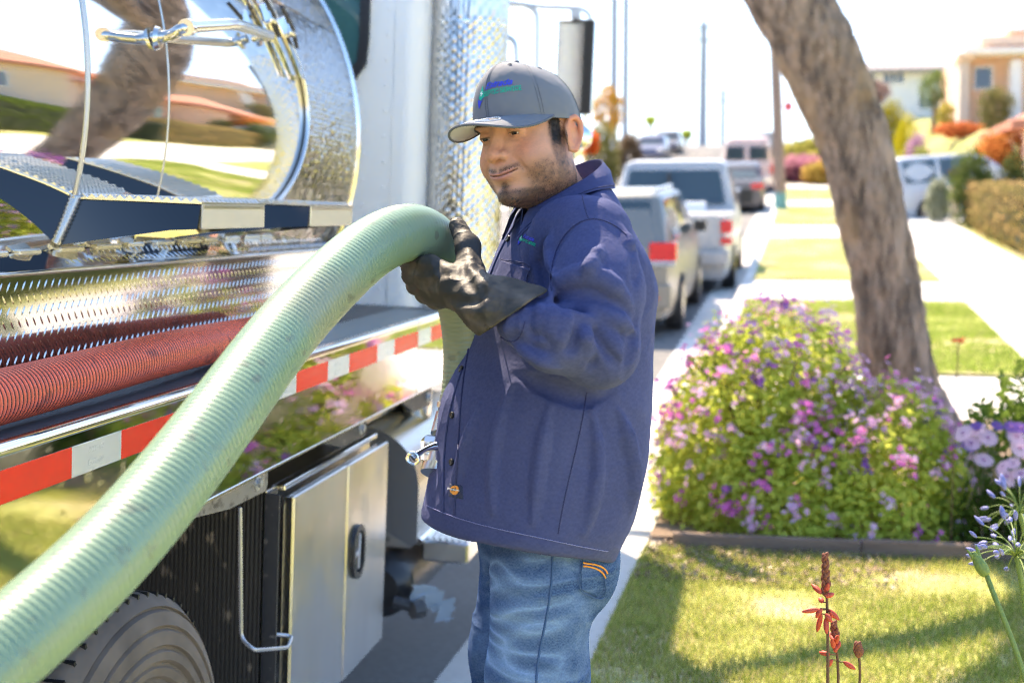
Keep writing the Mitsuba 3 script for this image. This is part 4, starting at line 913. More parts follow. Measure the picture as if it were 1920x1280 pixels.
# lips, brows, hair
lip = (np.exp(-((pz_ - .0034) / .0026) ** 2) * sm(.031, .024, ay) * .9 + np.exp(-((pz_ + .0052) / .0042) ** 2) * sm(.026, .018, ay)) * (x > .07)
col = col * (1 - np.clip(lip, 0, 1)[:, None]) + np.array([.56, .25, .20]) * np.clip(lip, 0, 1)[:, None]
pz_ = z - zm(y); mline = (np.exp(-(pz_ / .0015) ** 2) * sm(.033, .027, ay) * (x > .06))[:, None]; col = col * (1 - .6 * mline) + np.array([.14, .05, .04]) * .6 * mline
brow = np.exp(-((z - .0405 - .06 * (ay - .03) + np.clip(ay - .045, 0, 1) * .5) / .0042) ** 2) * sm(.012, .018, ay) * sm(.060, .050, ay) * (x > .05); brow = np.clip(brow * (.6 + .7 * n2_), 0, 1)
burn = sm(-.02, .0, z + .2 * 0) * sm(.040, .026, x) * sm(.004, .010, x) * (ay > .05) ; back = sm(-.040, -.055, x) * sm(-.062, -.04, z) * (ay > -1)
hairm = np.clip(np.maximum(burn, back) * (.8 + .5 * n2_) + brow, 0, 1) * ((ay < .0785) | (x < -.04)); lash = 0
for e in EYE:
    d_ = v - e; lash = lash + np.exp(-((d_[:, 2] + .0022) / .0013) ** 2 - ((d_[:, 1]) / .0115) ** 4) * (d_[:, 0] > .004)
    col = col * (1 - .22 * np.exp(-(d_[:, 1] / .017) ** 2 - ((d_[:, 2] + .010) / .006) ** 2) * (d_[:, 0] > 0))[:, None]
hairm = np.clip(hairm + np.clip(lash, 0, 1), 0, 1)[:, None]; col = col * (1 - hairm) + np.array([.018, .013, .011]) * hairm
hv = v.copy(); lo_z = hv[:, 2] < -.025; hv[lo_z, 2] = -.025 + (hv[lo_z, 2] + .025) * .87; hm_.vertices = hv
head = hm('head', hm_, 'm_skin', True, color=col, label='round smiling face with short dark beard, looking down')
for e in EYE:
    s2 = trimesh.creation.icosphere(3, .0118); s2.apply_translation(e); d_ = s2.vertices - e; dirn = np.array([.88, .10, -.42]); ca = (d_ @ (dirn / np.linalg.norm(dirn))) / .0118
    hm('eye', s2, 'm_eye', True, head, color=np.where((ca > .93)[:, None], [.01, .008, .007], np.where((ca > .86)[:, None], [.06, .03, .018], [.55, .5, .46])))
# hair tufts: sideburn, behind the ear, nape
rh_ = np.random.default_rng(3); cand = v[np.where(((burn > .5) & (ay > .05)) | ((back > .5) & (z < .03)))[0]]; cand = cand[rh_.integers(0, len(cand), 2600)]
nn_ = cand / np.array([.097, .076, .088]); nn_ /= np.linalg.norm(nn_, axis=1, keepdims=True); dn = np.stack([-.25 + .1 * rh_.normal(size=len(cand)), .1 * rh_.normal(size=len(cand)), -1 + 0 * cand[:, 0]], 1) + nn_ * .55 + .25 * rh_.normal(size=cand.shape)
dn /= np.linalg.norm(dn, axis=1, keepdims=True); Ls = rh_.uniform(.007, .015, len(cand)) ; side_ = np.cross(dn, nn_) * .0006
tri = np.stack([cand - side_ - nn_ * .001, cand + side_ - nn_ * .001, cand + dn * Ls[:, None]], 1).reshape(-1, 3)
hm('hair', trimesh.Trimesh(tri, np.arange(len(tri)).reshape(-1, 3), process=False), 'm_hair', False, head, kind='stuff')
bw = np.clip(beard - .42, 0, 1) * (.25 + .75 * n1_); cb = rh_.choice(len(v), 9000, p=bw / bw.sum()); bpos = hm_.vertices[cb] + rh_.normal(0, .0008, (9000, 3)); bn = hm_.vertex_normals[cb]
bd_ = np.stack([.35 + .25 * rh_.normal(size=9000), .25 * rh_.normal(size=9000), -1 + .2 * rh_.normal(size=9000)], 1); bd_ -= bn * (bd_ * bn).sum(1, keepdims=True) * .75; bd_ /= np.linalg.norm(bd_, axis=1, keepdims=True); bl2 = rh_.uniform(.0022, .0048, 9000); bs_ = np.cross(bd_, bn) * .00022
tri = np.stack([bpos - bs_, bpos + bs_, bpos + bd_ * bl2[:, None] + bn * .0009], 1).reshape(-1, 3)
hm('stubble', trimesh.Trimesh(tri, np.arange(len(tri)).reshape(-1, 3), process=False), 'm_hair', False, head, kind='stuff')
# --- cap
def crown(az, t, off=0.0):                     # t: 0 at the edge, 1 at the button
    rx = np.where(np.cos(az) > 0, .104, .100); ry = .0860
    ph = t * np.pi / 2; fr = np.clip(np.cos(az), 0, 1)
    rad = np.cos(ph) ** (.86 - .18 * fr); h = np.sin(ph) ** 1.0
    pan = np.abs(((az / (np.pi / 3) + .5) % 1) - .5) * (np.pi / 3); gr = -.0010 * np.exp(-(pan * .1 * np.maximum(rad, .15) / .0016) ** 2)
    R_ = 1 + (off + gr) / .095
    z0 = .0235 + .005 * np.cos(az) + .0025 * np.cos(2 * az)
    return np.stack([-.003 + rx * rad * np.cos(az) * R_ + .010 * h * fr, ry * rad * np.sin(az) * R_, z0 + (.103 + off + gr) * h + 0 * az], -1)
A_, T_ = np.meshgrid(np.linspace(0, 2 * np.pi, 360), np.linspace(0, 1, 60), indexing='ij'); G = crown(A_, T_)
G = G + (.0016 * (meshkit.fbm(G * 30, 3, 5) - .5))[..., None] * np.array([1, 1, 1.])
capk = cm_('cap', grid_mesh(G[..., 0], G[..., 1], G[..., 2]), 'm_cap', True, label='grey six panel baseball cap')
Gi = crown(A_, T_ * .3, -.004); cm_('sweatband', grid_mesh(Gi[..., 0], Gi[..., 1], Gi[..., 2]), 'm_gasket', True, capk)
bt_ = trimesh.creation.icosphere(2, .006); bt_.apply_scale([1, 1, .5]); bt_.apply_translation(crown(np.array([0.]), np.array([1.]))[0]); cm_('button', bt_, 'm_cap_dark', True, capk)
for a_ in (math.pi / 6, math.pi / 2, 5 * math.pi / 6, -math.pi / 6, -math.pi / 2):
    c = crown(np.array([a_]), np.array([.72]))[0]; e = crown(np.array([a_]), np.array([.72]), .01)[0]; n_ = (e - c) / np.linalg.norm(e - c)
    th = np.linspace(0, 2 * np.pi, 17); x_ = np.cross(n_, [0, 0, 1.]); x_ /= np.linalg.norm(x_); y_ = np.cross(n_, x_)
    cm_('eyelet', tube(c + n_ * .0008 + .0030 * (np.cos(th)[:, None] * x_ + np.sin(th)[:, None] * y_), .0009, 6), 'm_cap_dark', True, capk)
for a_ in np.arange(6) * math.pi / 3:
    for o_ in (-.028, .028):
        t2 = np.linspace(.02, .97, 40); cm_('seam_stitch', tube(crown(a_ + o_ / np.maximum(np.cos(t2 * np.pi / 2) ** .7, .12), t2, .0004), .0005, 4), 'm_cap_dark', True, capk)
def brim(s_, t, dz=0.0):
    az = s_ * math.radians(72); b = crown(az, 0 * az + .015); o = b + np.stack([.074 * (1 - np.abs(s_) ** 2.3), .010 * np.sin(az) * (1 - s_ ** 4), 0 * az], -1)
    p = b * (1 - t[..., None]) + o * t[..., None]
    zc = b[..., 2] + .001 - .30 * (p[..., 1] ** 2) / .08 * t * (1 - s_ ** 4) - .010 * t * (1 - s_ ** 2) + dz
    return np.stack([p[..., 0], p[..., 1], zc], -1)
S_, T2 = np.meshgrid(np.linspace(-1, 1, 90), np.linspace(0, 1, 24), indexing='ij'); up_, dn_ = brim(S_, T2, .0018), brim(S_, T2, -.0018)
ed = brim(np.linspace(-1, 1, 90), np.ones(90)); bk = cm_('brim', grid_mesh(up_[..., 0], up_[..., 1], up_[..., 2]), 'm_cap', True, capk)
cm_('brim_underside', grid_mesh(dn_[..., 0], dn_[..., 1], dn_[..., 2]), 'm_cap_under', True, capk)
cm_('brim_edge', tube(ed, .0022, 8), 'm_cap_dark', True, capk)
el_t = np.linspace(0, 2 * np.pi, 49); sc_, tc_ = .12, .52
e_s, e_t = sc_ + .26 * np.cos(el_t), tc_ + .30 * np.sin(el_t)
cm_('sticker_ring', tube(brim(e_s, e_t, .0026), .0011, 6), 'm_silver', True, capk)
rr_ = np.linspace(0, 1, 8); ES, ET = sc_ + .25 * rr_[None] * np.cos(el_t)[:, None], tc_ + .29 * rr_[None] * np.sin(el_t)[:, None]; g_ = brim(ES, ET, .0023)
cm_('sticker', grid_mesh(g_[..., 0], g_[..., 1], g_[..., 2]), 'm_sticker', True, capk)
cm_('sticker_band', tube(brim(sc_ + np.linspace(-.17, .17, 20), tc_ + .13 * np.ones(20), .0026), .0018, 6), 'm_silver', True, capk)
def on_crown(m2, off):                          # lays flat lettering on the crown
    v_ = m2.vertices; az = math.radians(-12) + v_[:, 0] * math.radians(34); tt_ = .235 + v_[:, 1] * .27 + .02 * v_[:, 0]
    m3 = m2.copy(); q = crown(az, tt_, 0); q2 = crown(az, tt_, .01); m3.vertices = q + (q2 - q) / .01 * (off + v_[:, 2:3]); m3.apply_transform(BI @ HM @ CT); return m3
logo(None, 'cap_logo', None, None, None, .0012, capk, on_crown)

# --- rubber gloves
def glove(K, tips, thumb, wr, cuff, mitt, name, lbl):
    allp = np.array(K + sum(tips, []) + thumb + wr + cuff); g = Body(allp.min(0) - .075, allp.max(0) + .075, .0031)
    for k_, t_ in zip(K, tips):
        g.F = smin(g.F, cap(g.P, wr[0], k_, .028, .0195), .018)
    for k_, t_ in zip(K, tips):
        g.chain([k_] + t_, [.0190, .0158, .0148, .0125], .007)
    g.chain([.6 * wr[0] + .4 * thumb[0], *thumb], [.027, .023, .019, .0145], .012)
    g.chain(wr, [.033] * (len(wr) - 1) + [.041], .018); g.chain([wr[-1], *cuff], [.044, .051, .059], .015)
    return g
kn = [bp(806, 500, 2.315), bp(801, 521, 2.325), bp(806, 541, 2.345), bp(819, 557, 2.37)]
tips = [[bp(772, 499, 2.375), bp(764, 474, 2.435), bp(772, 436, 2.452)], [bp(771, 516, 2.39), bp(766, 490, 2.452), bp(790, 448, 2.475)], [bp(780, 535, 2.41), bp(780, 508, 2.475), bp(806, 462, 2.50)], [bp(796, 551, 2.43), bp(800, 526, 2.49), bp(824, 484, 2.52)]]
thumb = [bp(879, 508, 2.315), bp(877, 462, 2.345), bp(858, 424, 2.375)]
wr = [bp(868, 541, 2.275), bp(893, 560, 2.24), bp(915, 572, 2.225)]; cuff = [bp(940, 583, 2.212), bp(985, 602, 2.20)]
gl = glove(kn, tips, thumb, wr, cuff, True, 'glove', '')
# flared open cuff: cut by a slanted plane and hollowed
pa, pb = bp(1004, 560, 2.20), bp(919, 617, 2.20); ax_ = cuff[1] - wr[1]; ax_ /= np.linalg.norm(ax_)
view = bl(at(960, 590, 2.3)) - bl(CAM); nrm = np.cross(pa - pb, view); nrm /= np.linalg.norm(nrm); nrm *= np.sign(nrm @ ax_)
F0 = gl.F.copy(); gl.F = smax(gl.F, ((gl.P - pa.astype(np.float32)) @ nrm.astype(np.float32)), .004)
gl.F = smax(gl.F, -np.maximum(F0 + .006, -((gl.P - (cuff[0] + .0 * ax_).astype(np.float32)) @ ax_.astype(np.float32))), .003)
for pts, r, c in [([(880, 470), (886, 510), (900, 540)], .006, False), ([(868, 500), (880, 530), (892, 545)], .006, True), ([(820, 500), (840, 512), (850, 502)], .005, True), ([(775, 500), (800, 508), (818, 496)], .005, True),
                  ([(780, 528), (805, 534), (822, 520)], .004, True), ([(845, 560), (885, 566), (912, 548)], .006, True), ([(860, 576), (895, 585), (925, 566)], .006, False), ([(905, 500), (915, 530), (935, 548)], .005, False)]:
    gl.ridge(gl.line(pts, 8, -.002 if not c else .002), r, .012, c)
gl.F += (.004 * (meshkit.fbm(gl.P * 26, 3, 3) - .5)).astype(np.float32)
gm = gl.mesh(); gv = gm.vertices; t_ = meshkit.fbm(gv * 28, 4, 7); t2 = meshkit.fbm(gv * 90, 2, 9)
gc = np.array([.036, .035, .034])[None] * np.ones((len(gv), 1)); dust = np.clip((t_ - .45) / .3, 0, 1)[:, None] * (.5 + .8 * t2[:, None]); gc = gc * (1 - .75 * dust) + np.array([.17, .14, .115]) * .75 * dust
pm('glove', gm, 'm_glove', True, color=gc, label='worn black rubber glove gripping the hose')
W2p = W2; dirf = np.array([.25, .1, -.95]); dirf /= np.linalg.norm(dirf)
k2 = [W2 + dirf * .10 + np.array([0, d, e]) for d, e in ((.012, .03), (.016, .01), (.014, -.012), (.008, -.03))]
k2 = [k * [1, 1, 0] + [e * 1.0, 0, k[2] - e] for k, e in zip(k2, (.03, .01, -.012, -.03))]
tp2 = [[k + [.004, .008, -.04], k + [.006, .024, -.062], k + [.008, .042, -.07]] for k in k2]
th2 = [W2 + dirf * .05 + [.035, .01, 0], W2 + dirf * .08 + [.05, .03, 0], W2 + dirf * .11 + [.05, .05, 0]]
g2 = glove(k2, tp2, th2, [W2 + dirf * .04, W2 + dirf * .01, W2 - dirf * .02], [W2 - dirf * .05, W2 - dirf * .09], False, 'glove', '')
gm2 = g2.mesh(); pm('glove', gm2, 'm_glove', True, color=np.tile([.03, .028, .027], (len(gm2.vertices), 1)), label='black rubber glove on the far hand')

# person materials
def _weave(p, n, uv):
    return .00028 * noise(p.x * 1300, p.y * 1300, p.z * 420) + .0004 * noise(p.x * 260, p.y * 260, p.z * 260)
def _wrinkle(p, n, uv):
    wx, wz = .05 * noise(p.x * 9, p.y * 9, p.z * 9), .06 * noise(p.x * 8 + 7, p.y * 8, p.z * 8)
    r = 1 - dr.abs(2 * noise((p.x + wx) * 13, (p.y + wx) * 13, (p.z + wz) * 8 + 3) - 1); r2 = 1 - dr.abs(2 * noise((p.x + wz) * 27, (p.y + wz) * 27, (p.z + wx) * 19) - 1)
    m_ = smoothstep(.35, .65, noise(p.x * 4.5, p.y * 4.5, p.z * 4.5 + 11))
    return _weave(p, n, uv) + m_ * (.0042 * r * r * r * r + .0016 * r2 * r2 * r2 * r2)
def _cloth(p, n, uv):
    return mix((.042, .053, .140), (.082, .095, .208), fbm(p.x * 240, p.y * 240, p.z * 240, 2) * .6 + .4 * fbm(p.x * 11, p.y * 11, p.z * 11, 3))
M['m_shirt'] = bump(principled(pc(_cloth), .85, sheen=.2, specular=.12), _wrinkle, 5e-4)
M['m_stitch'] = principled((.035, .042, .12), .8); M['m_stitch_light'] = principled((.17, .18, .36), .8)
TF = (BM @ np.array([.12, .09, .74, 1]))[:3]
def _denimcol(p, n, uv):
    d2 = dr.square((p.x - TF[0]) / .13) + dr.square((p.y - TF[1]) / .13) + dr.square((p.z - TF[2]) / .22); fade = dr.exp(-d2)
    w = .03 * noise(p.x * 14, p.y * 14, p.z * 10); wk = 1 - dr.abs(2 * noise((p.x + w) * 10, (p.y + w) * 10, (p.z + w) * 44) - 1)
    t = .03 + .20 * fade + .60 * fade * wk * wk * wk + .28 * (fbm(p.x * 9, p.y * 9, p.z * 7, 3) - .5) + .22 * (noise(p.x * 420, p.y * 420, p.z * 420) - .5)
    return mix((.018, .050, .150), (.34, .50, .74), dr.clip(t, 0, 1))
def _denimh(p, n, uv):
    w = .03 * noise(p.x * 14, p.y * 14, p.z * 10); r = 1 - dr.abs(2 * noise((p.x + w) * 8, (p.y + w) * 8, (p.z + w) * 30) - 1)
    return .0004 * noise(p.x * 500 + p.z * 300, p.y * 500, p.z * 500) + .0034 * r * r * r
M['m_denim'] = bump(principled(pc(_denimcol), .9, sheen=.2, specular=.1), _denimh, 6e-4)
M['m_denim_seam'] = principled((.05, .10, .22), .9); M['m_denim_pocket'] = principled((.10, .19, .34), .9)
M['m_orange_thread'] = principled((.75, .30, .05), .7); M['m_white_thread'] = principled((.75, .75, .75), .7); M['m_blue_thread'] = principled((.03, .05, .62), .6); M['m_green_thread'] = principled((.0, .42, .27), .6)
M['m_tag'] = principled((.02, .03, .07), .7)
M['m_skin'] = bump(vcol(.48, specular=.4, sheen=.1), lambda p, n, uv: .00040 * fbm(p.x * 800, p.y * 800, p.z * 800, 2) + .0006 * fbm(p.x * 120, p.y * 120, p.z * 120, 2), 4e-4)
M['m_eye'] = vcol(.08, specular=.6); M['m_hair'] = principled((.012, .009, .008), .4)
M['m_cap'] = bump(principled((.165, .18, .205), .8, sheen=.4, specular=.15), lambda p, n, uv: .00025 * noise(p.x * 1500, p.y * 1500, p.z * 900), 4e-4)
M['m_cap_dark'] = principled((.11, .12, .14), .8); M['m_cap_under'] = principled((.42, .42, .44), .8); M['m_silver'] = principled((.75, .77, .8), .35, .5); M['m_sticker'] = principled((.07, .075, .10), .3)
M['m_glove'] = bump(vcol(.6, specular=.4), lambda p, n, uv: .0006 * fbm(p.x * 240, p.y * 240, p.z * 240, 3) + .0030 * dr.square(1 - dr.abs(2 * noise(p.x * 42, p.y * 42, p.z * 42) - 1)), 6e-4)

# --- green hose and coupling
gp = [at(-330, 1500, 1.22), at(-160, 1360, 1.30), at(0, 1222, 1.40), at(165, 1075, 1.52), at(330, 890, 1.68), at(450, 732, 1.84), at(540, 615, 1.99), at(630, 520, 2.13), at(700, 462, 2.25), at(760, 437, 2.345), at(802, 447, 2.42), at(838, 490, 2.485), at(864, 550, 2.53), at(878, 620, 2.55), at(880, 700, 2.555), at(874, 765, 2.55)]
gh, ph, n = ribbed(gp, .0478, .0095, .0010, 40, 6)
hose = thing('green_suction_hose', 'ribbed translucent green suction hose held up by the man', 'hose')
add(hose, 'hose', gh, 'm_hose_green', True)
cu = [at(876, 745, 2.55), at(872, 775, 2.55), at(866, 805, 2.55), at(858, 836, 2.54)]
add(hose, 'cuff', tube(spline(cu, 12), .049, 28), 'm_rubber_cuff', 40)
cpl = thing(hose + '__coupling'); USED[hose + '__coupling'] = 1
d_ = cu[3] - cu[2]; d_ /= np.linalg.norm(d_); c0_ = cu[3]
add(hose, 'clamp', tube(spline([at(848, 763, 2.54), at(847, 768, 2.54)], 3) if False else np.array([at(874, 757, 2.55), at(873, 767, 2.55)]), .052, 28), 'm_alu', 40)
cq = add(hose, 'coupling', cat(tube([c0_ - d_ * .05, c0_ - d_ * .012], .053, 28), tube([c0_ - d_ * .012, c0_ + d_ * .045], .047, 28), tube([c0_ + d_ * .045, c0_ + d_ * .06], .053, 28)), 'm_alu', 40, label='cam lock coupling at the hose end')
la = at(818, 836, 2.49); lb = at(774, 859, 2.47)
add(cq, 'lever', cat(tube(spline([la, .5 * (la + lb) + [0, 0, .004], lb], 8), [.0085, .007, .006, .0055, .0055, .006, .007, .0075], 10), tube(lb + .010 * np.stack([np.cos(np.linspace(0, 6.28, 17)), 0 * np.linspace(0, 6.28, 17), np.sin(np.linspace(0, 6.28, 17))], 1), .0032, 8)), 'm_chrome', 40)
add(cq, 'lever_ear', box(*(c0_[0] + np.array([-.062, -.028])), *(c0_[1] + np.array([-.03, .0])), *(c0_[2] + np.array([-.03, .02])), .008), 'm_chrome', 30)
labels.pop('green_suction_hose__coupling', None)
# ---- trees, bushes, flowers ------------------------------------------------
def trunk_mesh(P, R, sides=40, per=.05, seed=1, rough=.07, flare=0.0):
    P, R = np.asarray(P, float), np.asarray(R, float); L = np.linalg.norm(np.diff(P, axis=0), axis=1).sum(); n = max(12, int(L / per))
    s0 = np.r_[0, np.cumsum(np.linalg.norm(np.diff(P, axis=0), axis=1))]; s = np.linspace(0, s0[-1], n)
    Q = CubicSpline(s0, P)(s); r = PchipInterpolator(s0, R)(s); t, N, B = frames(Q); a = np.arange(sides) * 2 * np.pi / sides
    D = np.cos(a)[None, :, None] * N[:, None] + np.sin(a)[None, :, None] * B[:, None]
    q = np.stack([np.cos(a)[None] * 2.2 + 0 * s[:, None], np.sin(a)[None] * 2.2 + 0 * s[:, None], s[:, None] * 1.3 + 0 * a[None]], -1)
    k = np.stack([np.cos(a)[None] * 9 + 0 * s[:, None], np.sin(a)[None] * 9 + 0 * s[:, None], s[:, None] * 5 + 0 * a[None]], -1)
    rr = r[:, None] * (1 + .22 * (meshkit.fbm(q, 3, seed) - .5) + rough * 4 * (np.abs(meshkit.fbm(k, 3, seed + 5) - .5)) - rough)
    v = (Q[:, None] + D * rr[..., None]).reshape(-1, 3); i, j = np.meshgrid(np.arange(n - 1), np.arange(sides), indexing='ij')
    f = np.stack([i * sides + j, i * sides + (j + 1) % sides, (i + 1) * sides + (j + 1) % sides, (i + 1) * sides + j], -1).reshape(-1, 4)
    m = mesh(v, f); nv = len(v); m = trimesh.Trimesh(np.vstack([v, Q[-1:]]), np.vstack([m.faces, [[(n - 1) * sides + k_, (n - 1) * sides + (k_ + 1) % sides, nv] for k_ in range(sides)]]), process=False)
    return m
def _bark(p, n, uv):
    a = fbm(p.x * 24, p.y * 24, p.z * 3.2, 4); b = fbm(p.x * 3.5, p.y * 3.5, p.z * 2.2, 3); c = fbm(p.x * 70, p.y * 70, p.z * 12, 2)
    col = mix((.066, .05, .038), (.36, .27, .205), smoothstep(.25, .75, .7 * a + .3 * c)); col = mix(col, (.34, .24, .14), smoothstep(.60, .76, b) * .6)
    return mix(col, (.46, .40, .36), smoothstep(.70, .80, fbm(p.x * 9, p.y * 9, p.z * 4 + 7, 3)))
def _barkh(p, n, uv):
    return .035 * fbm(p.x * 22, p.y * 22, p.z * 7, 4) + .008 * noise(p.x * 90, p.y * 90, p.z * 40)
M['m_bark'] = bump(principled(pc(_bark), .9), _barkh, 2e-3)
LEAF_V = np.array([[0, 0, 0], [.30, .22, .05], [0, .55, .10], [-.30, .22, .05], [.18, .80, .06], [-.18, .80, .06], [0, 1.0, 0]]); LEAF_F = np.array([[0, 1, 2], [0, 2, 3], [1, 4, 2], [3, 2, 5], [2, 4, 6], [2, 6, 5]])
QUAD_V = np.array([[0, 0, 0], [.34, .45, .06], [0, 1, 0], [-.34, .45, .06]]); QUAD_F = np.array([[0, 1, 2], [0, 2, 3]])
def leaves(pos, size, cols, seed, up=.5, shape=0, out=None):
    r = np.random.default_rng(seed); n = len(pos); N = r.normal(size=(n, 3)) * .6 + np.array([0, 0, up])
    if out is not None: N = N + out
    V, Fc = (LEAF_V, LEAF_F) if shape == 0 else (QUAD_V, QUAD_F)
    return scatter(V, Fc, pos, basis(N, r), size * r.uniform(.65, 1.25, n)), np.repeat(cols, len(V), 0)
def crown_points(c, rad, n, seed, shell=.6, freq=2.2, thr=.42):
    r = np.random.default_rng(seed); d = r.normal(size=(n * 3, 3)); d /= np.linalg.norm(d, axis=1, keepdims=True); u = (shell + (1 - shell) * r.random(n * 3)) ** (1 / 1.5)
    p = d * u[:, None]; keep = meshkit.fbm(p * freq + seed, 3, seed) > thr; p = p[keep][:n]; bumps = 1 + .35 * (meshkit.fbm(p * 1.6 + seed * 3, 2, seed + 9) - .5)
    return np.asarray(c) + p * bumps[:, None] * np.asarray(rad), p
def colmix(n, a, b, seed, p=None, f=1.0):
    r = np.random.default_rng(seed); t = np.clip(r.normal(.5, .28, n), 0, 1)
    if p is not None: t = np.clip(.5 * t + .7 * meshkit.fbm(p * f, 2, seed), 0, 1)
    return np.asarray(a) * (1 - t[:, None]) + np.asarray(b) * t[:, None]
def tree(name, label, base, limbs, radii, crowns, cols, seed, leaf=.07, n=2600, catg='tree', group=None):
    t = thing(name, label, catg, group)
    add(t, 'trunk', trunk_mesh(limbs[0], radii[0], 96 if radii[0][0] > .12 else 14, .022 if radii[0][0] > .12 else .2, seed), 'm_bark', True)
    for L, R_ in zip(limbs[1:], radii[1:]): add(t, 'branch', trunk_mesh(L, R_, 18, .08, seed + 3), 'm_bark', True)
    ps, cs = [], []
    for i, (c, rd) in enumerate(crowns):
        p, q = crown_points(c, rd, n, seed + i * 7); m, cc = leaves(p, leaf, colmix(len(p), *cols, seed + i, q, 2.0), seed + i, .4, 1); ps.append(m); cs.append(cc)
    if ps: add(t, 'crown', cat(ps), 'm_thin', False, color=np.vstack(cs))
    return t
# leaning street tree right of the man
px = [(1745, 850, 150), (1716, 800, 150), (1690, 720, 136), (1672, 630, 133), (1655, 495, 127), (1632, 394, 130), (1609, 295, 130), (1574, 197, 137), (1545, 131, 146), (1515, 66, 152), (1478, 0, 150), (1425, -90, 140), (1360, -190, 128), (1290, -290, 118)]
TP, TRd = [], []
for i, (x, y, w) in enumerate(px):
    TP.append(at(x, y, 9.25 - .05 * i)); TRd.append(w * (9.25 - .05 * i) / FPX / 2 * (1.0 if i > 1 else 1.1))
TP = np.array(TP); TP[0][2] = -.1; TRd[0] = .30
end = TP[-1]
br = [[TP[-3], TP[-3] + [.5, .3, .9], TP[-3] + [1.3, -.4, 1.8], TP[-3] + [1.9, -1.6, 2.6]], [end, end + [-.9, .2, .7], end + [-1.9, .9, 1.3], end + [-2.9, 1.2, 1.9]], [end, end + [-.4, -.3, 1.4], end + [-1.5, -.8, 2.5], end + [-2.4, -.8, 3.2]],
      [TP[-3], TP[-3] + [-.7, -1.1, 1.1], TP[-3] + [-1.7, -1.3, 1.7], TP[-3] + [-2.6, -1.9, 2.2]], [end + [-.4, -.3, 1.4], end + [-.3, -1.3, 2.2], end + [-.6, -2.4, 2.9]], [TP[-3] + [1.3, -.4, 1.8], TP[-3] + [1.6, .4, 2.6], TP[-3] + [2.4, .9, 3.4]]]
brr = [[.15, .12, .09, .05], [.12, .10, .07, .04], [.13, .10, .07, .04], [.11, .085, .06, .03], [.08, .055, .03], [.07, .05, .03]]
crowns = [(end + [-3.4, 1.2, 2.3], (.9, .8, .5)), (end + [2.6, -1.6, 3.4], (1.3, 1.2, .8)), (end + [-2.9, -1.1, 3.6], (.9, .8, .5))]
tree('street_tree', 'leaning tree with thick rough bark beside the flowering bush', None, [TP] + br, [TRd] + brr, crowns, ((.035, .075, .015), (.13, .19, .04)), 11, .10, 1500)
# purple flowering bush
BL_ = [(np.array([-.13, 6.92, .02]), np.array([.59, .66, .95])), (np.array([.36, 6.72, .02]), np.array([.46, .50, .66])), (np.array([-.02, 6.62, .0]), np.array([.46, .42, .62]))]
rb = np.random.default_rng(31)
def bush_r(d): return 1 + .34 * (meshkit.fbm(d * 2.1 + 4, 3, 5) - .5) + .16 * (meshkit.fbm(d * 7, 2, 6) - .5)
def on_bush(n, shell):
    P_, D_, U_ = [], [], []
    for i, (c, r3) in enumerate(BL_):
        m = int(n * [.52, .26, .22][i]); d = rb.normal(size=(m, 3)); d[:, 2] = np.abs(d[:, 2]) * .95 - .12; d /= np.linalg.norm(d, axis=1, keepdims=True)
        u = np.clip(1 - np.abs(rb.normal(0, .16, m)), .35, 1.05) if shell else np.full(m, 1.03); p = c + d * (bush_r(d) * u)[:, None] * r3; ok = p[:, 2] > .05
        for k, (c2, r2) in enumerate(BL_):
            if k != i: ok &= np.linalg.norm((p - c2) / r2, axis=1) > (.72 if shell else .93)
        P_.append(p[ok]); D_.append(d[ok]); U_.append(u[ok])
    return np.vstack(P_), np.vstack(D_)
BC = BL_[0][0]; BR = BL_[0][1]
p, d = on_bush(30000, True)
lm, lc = leaves(p, .040, colmix(len(p), (.28, .40, .035), (.78, .80, .16), 3, p * 2.5, 2.5), 9, .5, 0, d * .7)
bush = thing('flowering_bush', 'round green bush covered in small purple pink flowers behind the edging board', 'bush')
add(bush, 'foliage', lm, 'm_thin', False, color=lc)
def flower_heads(pos, nrm, seed, size, cols, petals=5):
    r = np.random.default_rng(seed); a = np.arange(petals) * 2 * np.pi / petals; V, Fc = [[0, 0, .1]], []
    for k in range(petals):
        c, s_ = math.cos(a[k]), math.sin(a[k]); k0 = len(V)
        V += [[.5 * c - .34 * s_, .5 * s_ + .34 * c, .22], [1.0 * c, 1.0 * s_, .12], [.5 * c + .34 * s_, .5 * s_ - .34 * c, .22]]; Fc += [[0, k0 + 2, k0 + 1], [0, k0 + 1, k0]]
    V, Fc = np.array(V), np.array(Fc); N = nrm + r.normal(size=nrm.shape) * .45
    m = scatter(V, Fc, pos, basis(N, r), size * r.uniform(.7, 1.25, len(pos))); return m, np.repeat(cols, len(V), 0)
ph_, dh = on_bush(1350, False); keep = (meshkit.fbm(dh * 3.2 + 1, 2, 3) > .36) & (rb.random(len(dh)) < np.clip(.08 + 1.5 * ph_[:, 2], 0, 1)); ph_, dh = ph_[keep], dh[keep]; fp, fn, fcol = [], [], []
for q, dd in zip(ph_, dh):
    k = rb.integers(4, 9); o = rb.normal(0, .024, (k, 3)); base = np.array([.82, .24, .68]) if rb.random() < .4 else np.array([.92, .58, .85]); base = base * rb.uniform(.8, 1.1)
    if rb.random() < .08: base = np.array([.26, .10, .42])
    fp.append(q + o); fn.append(np.tile(dd, (k, 1)) + [0, 0, .3]); fcol.append(np.tile(base, (k, 1)) * rb.uniform(.85, 1.15, (k, 1)))
fm_, fc_ = flower_heads(np.vstack(fp), np.vstack(fn), 5, .0175, np.clip(np.vstack(fcol), 0, .9))
add(bush, 'flowers', fm_, 'm_thin', False, kind='stuff', color=fc_)
st_ = [];
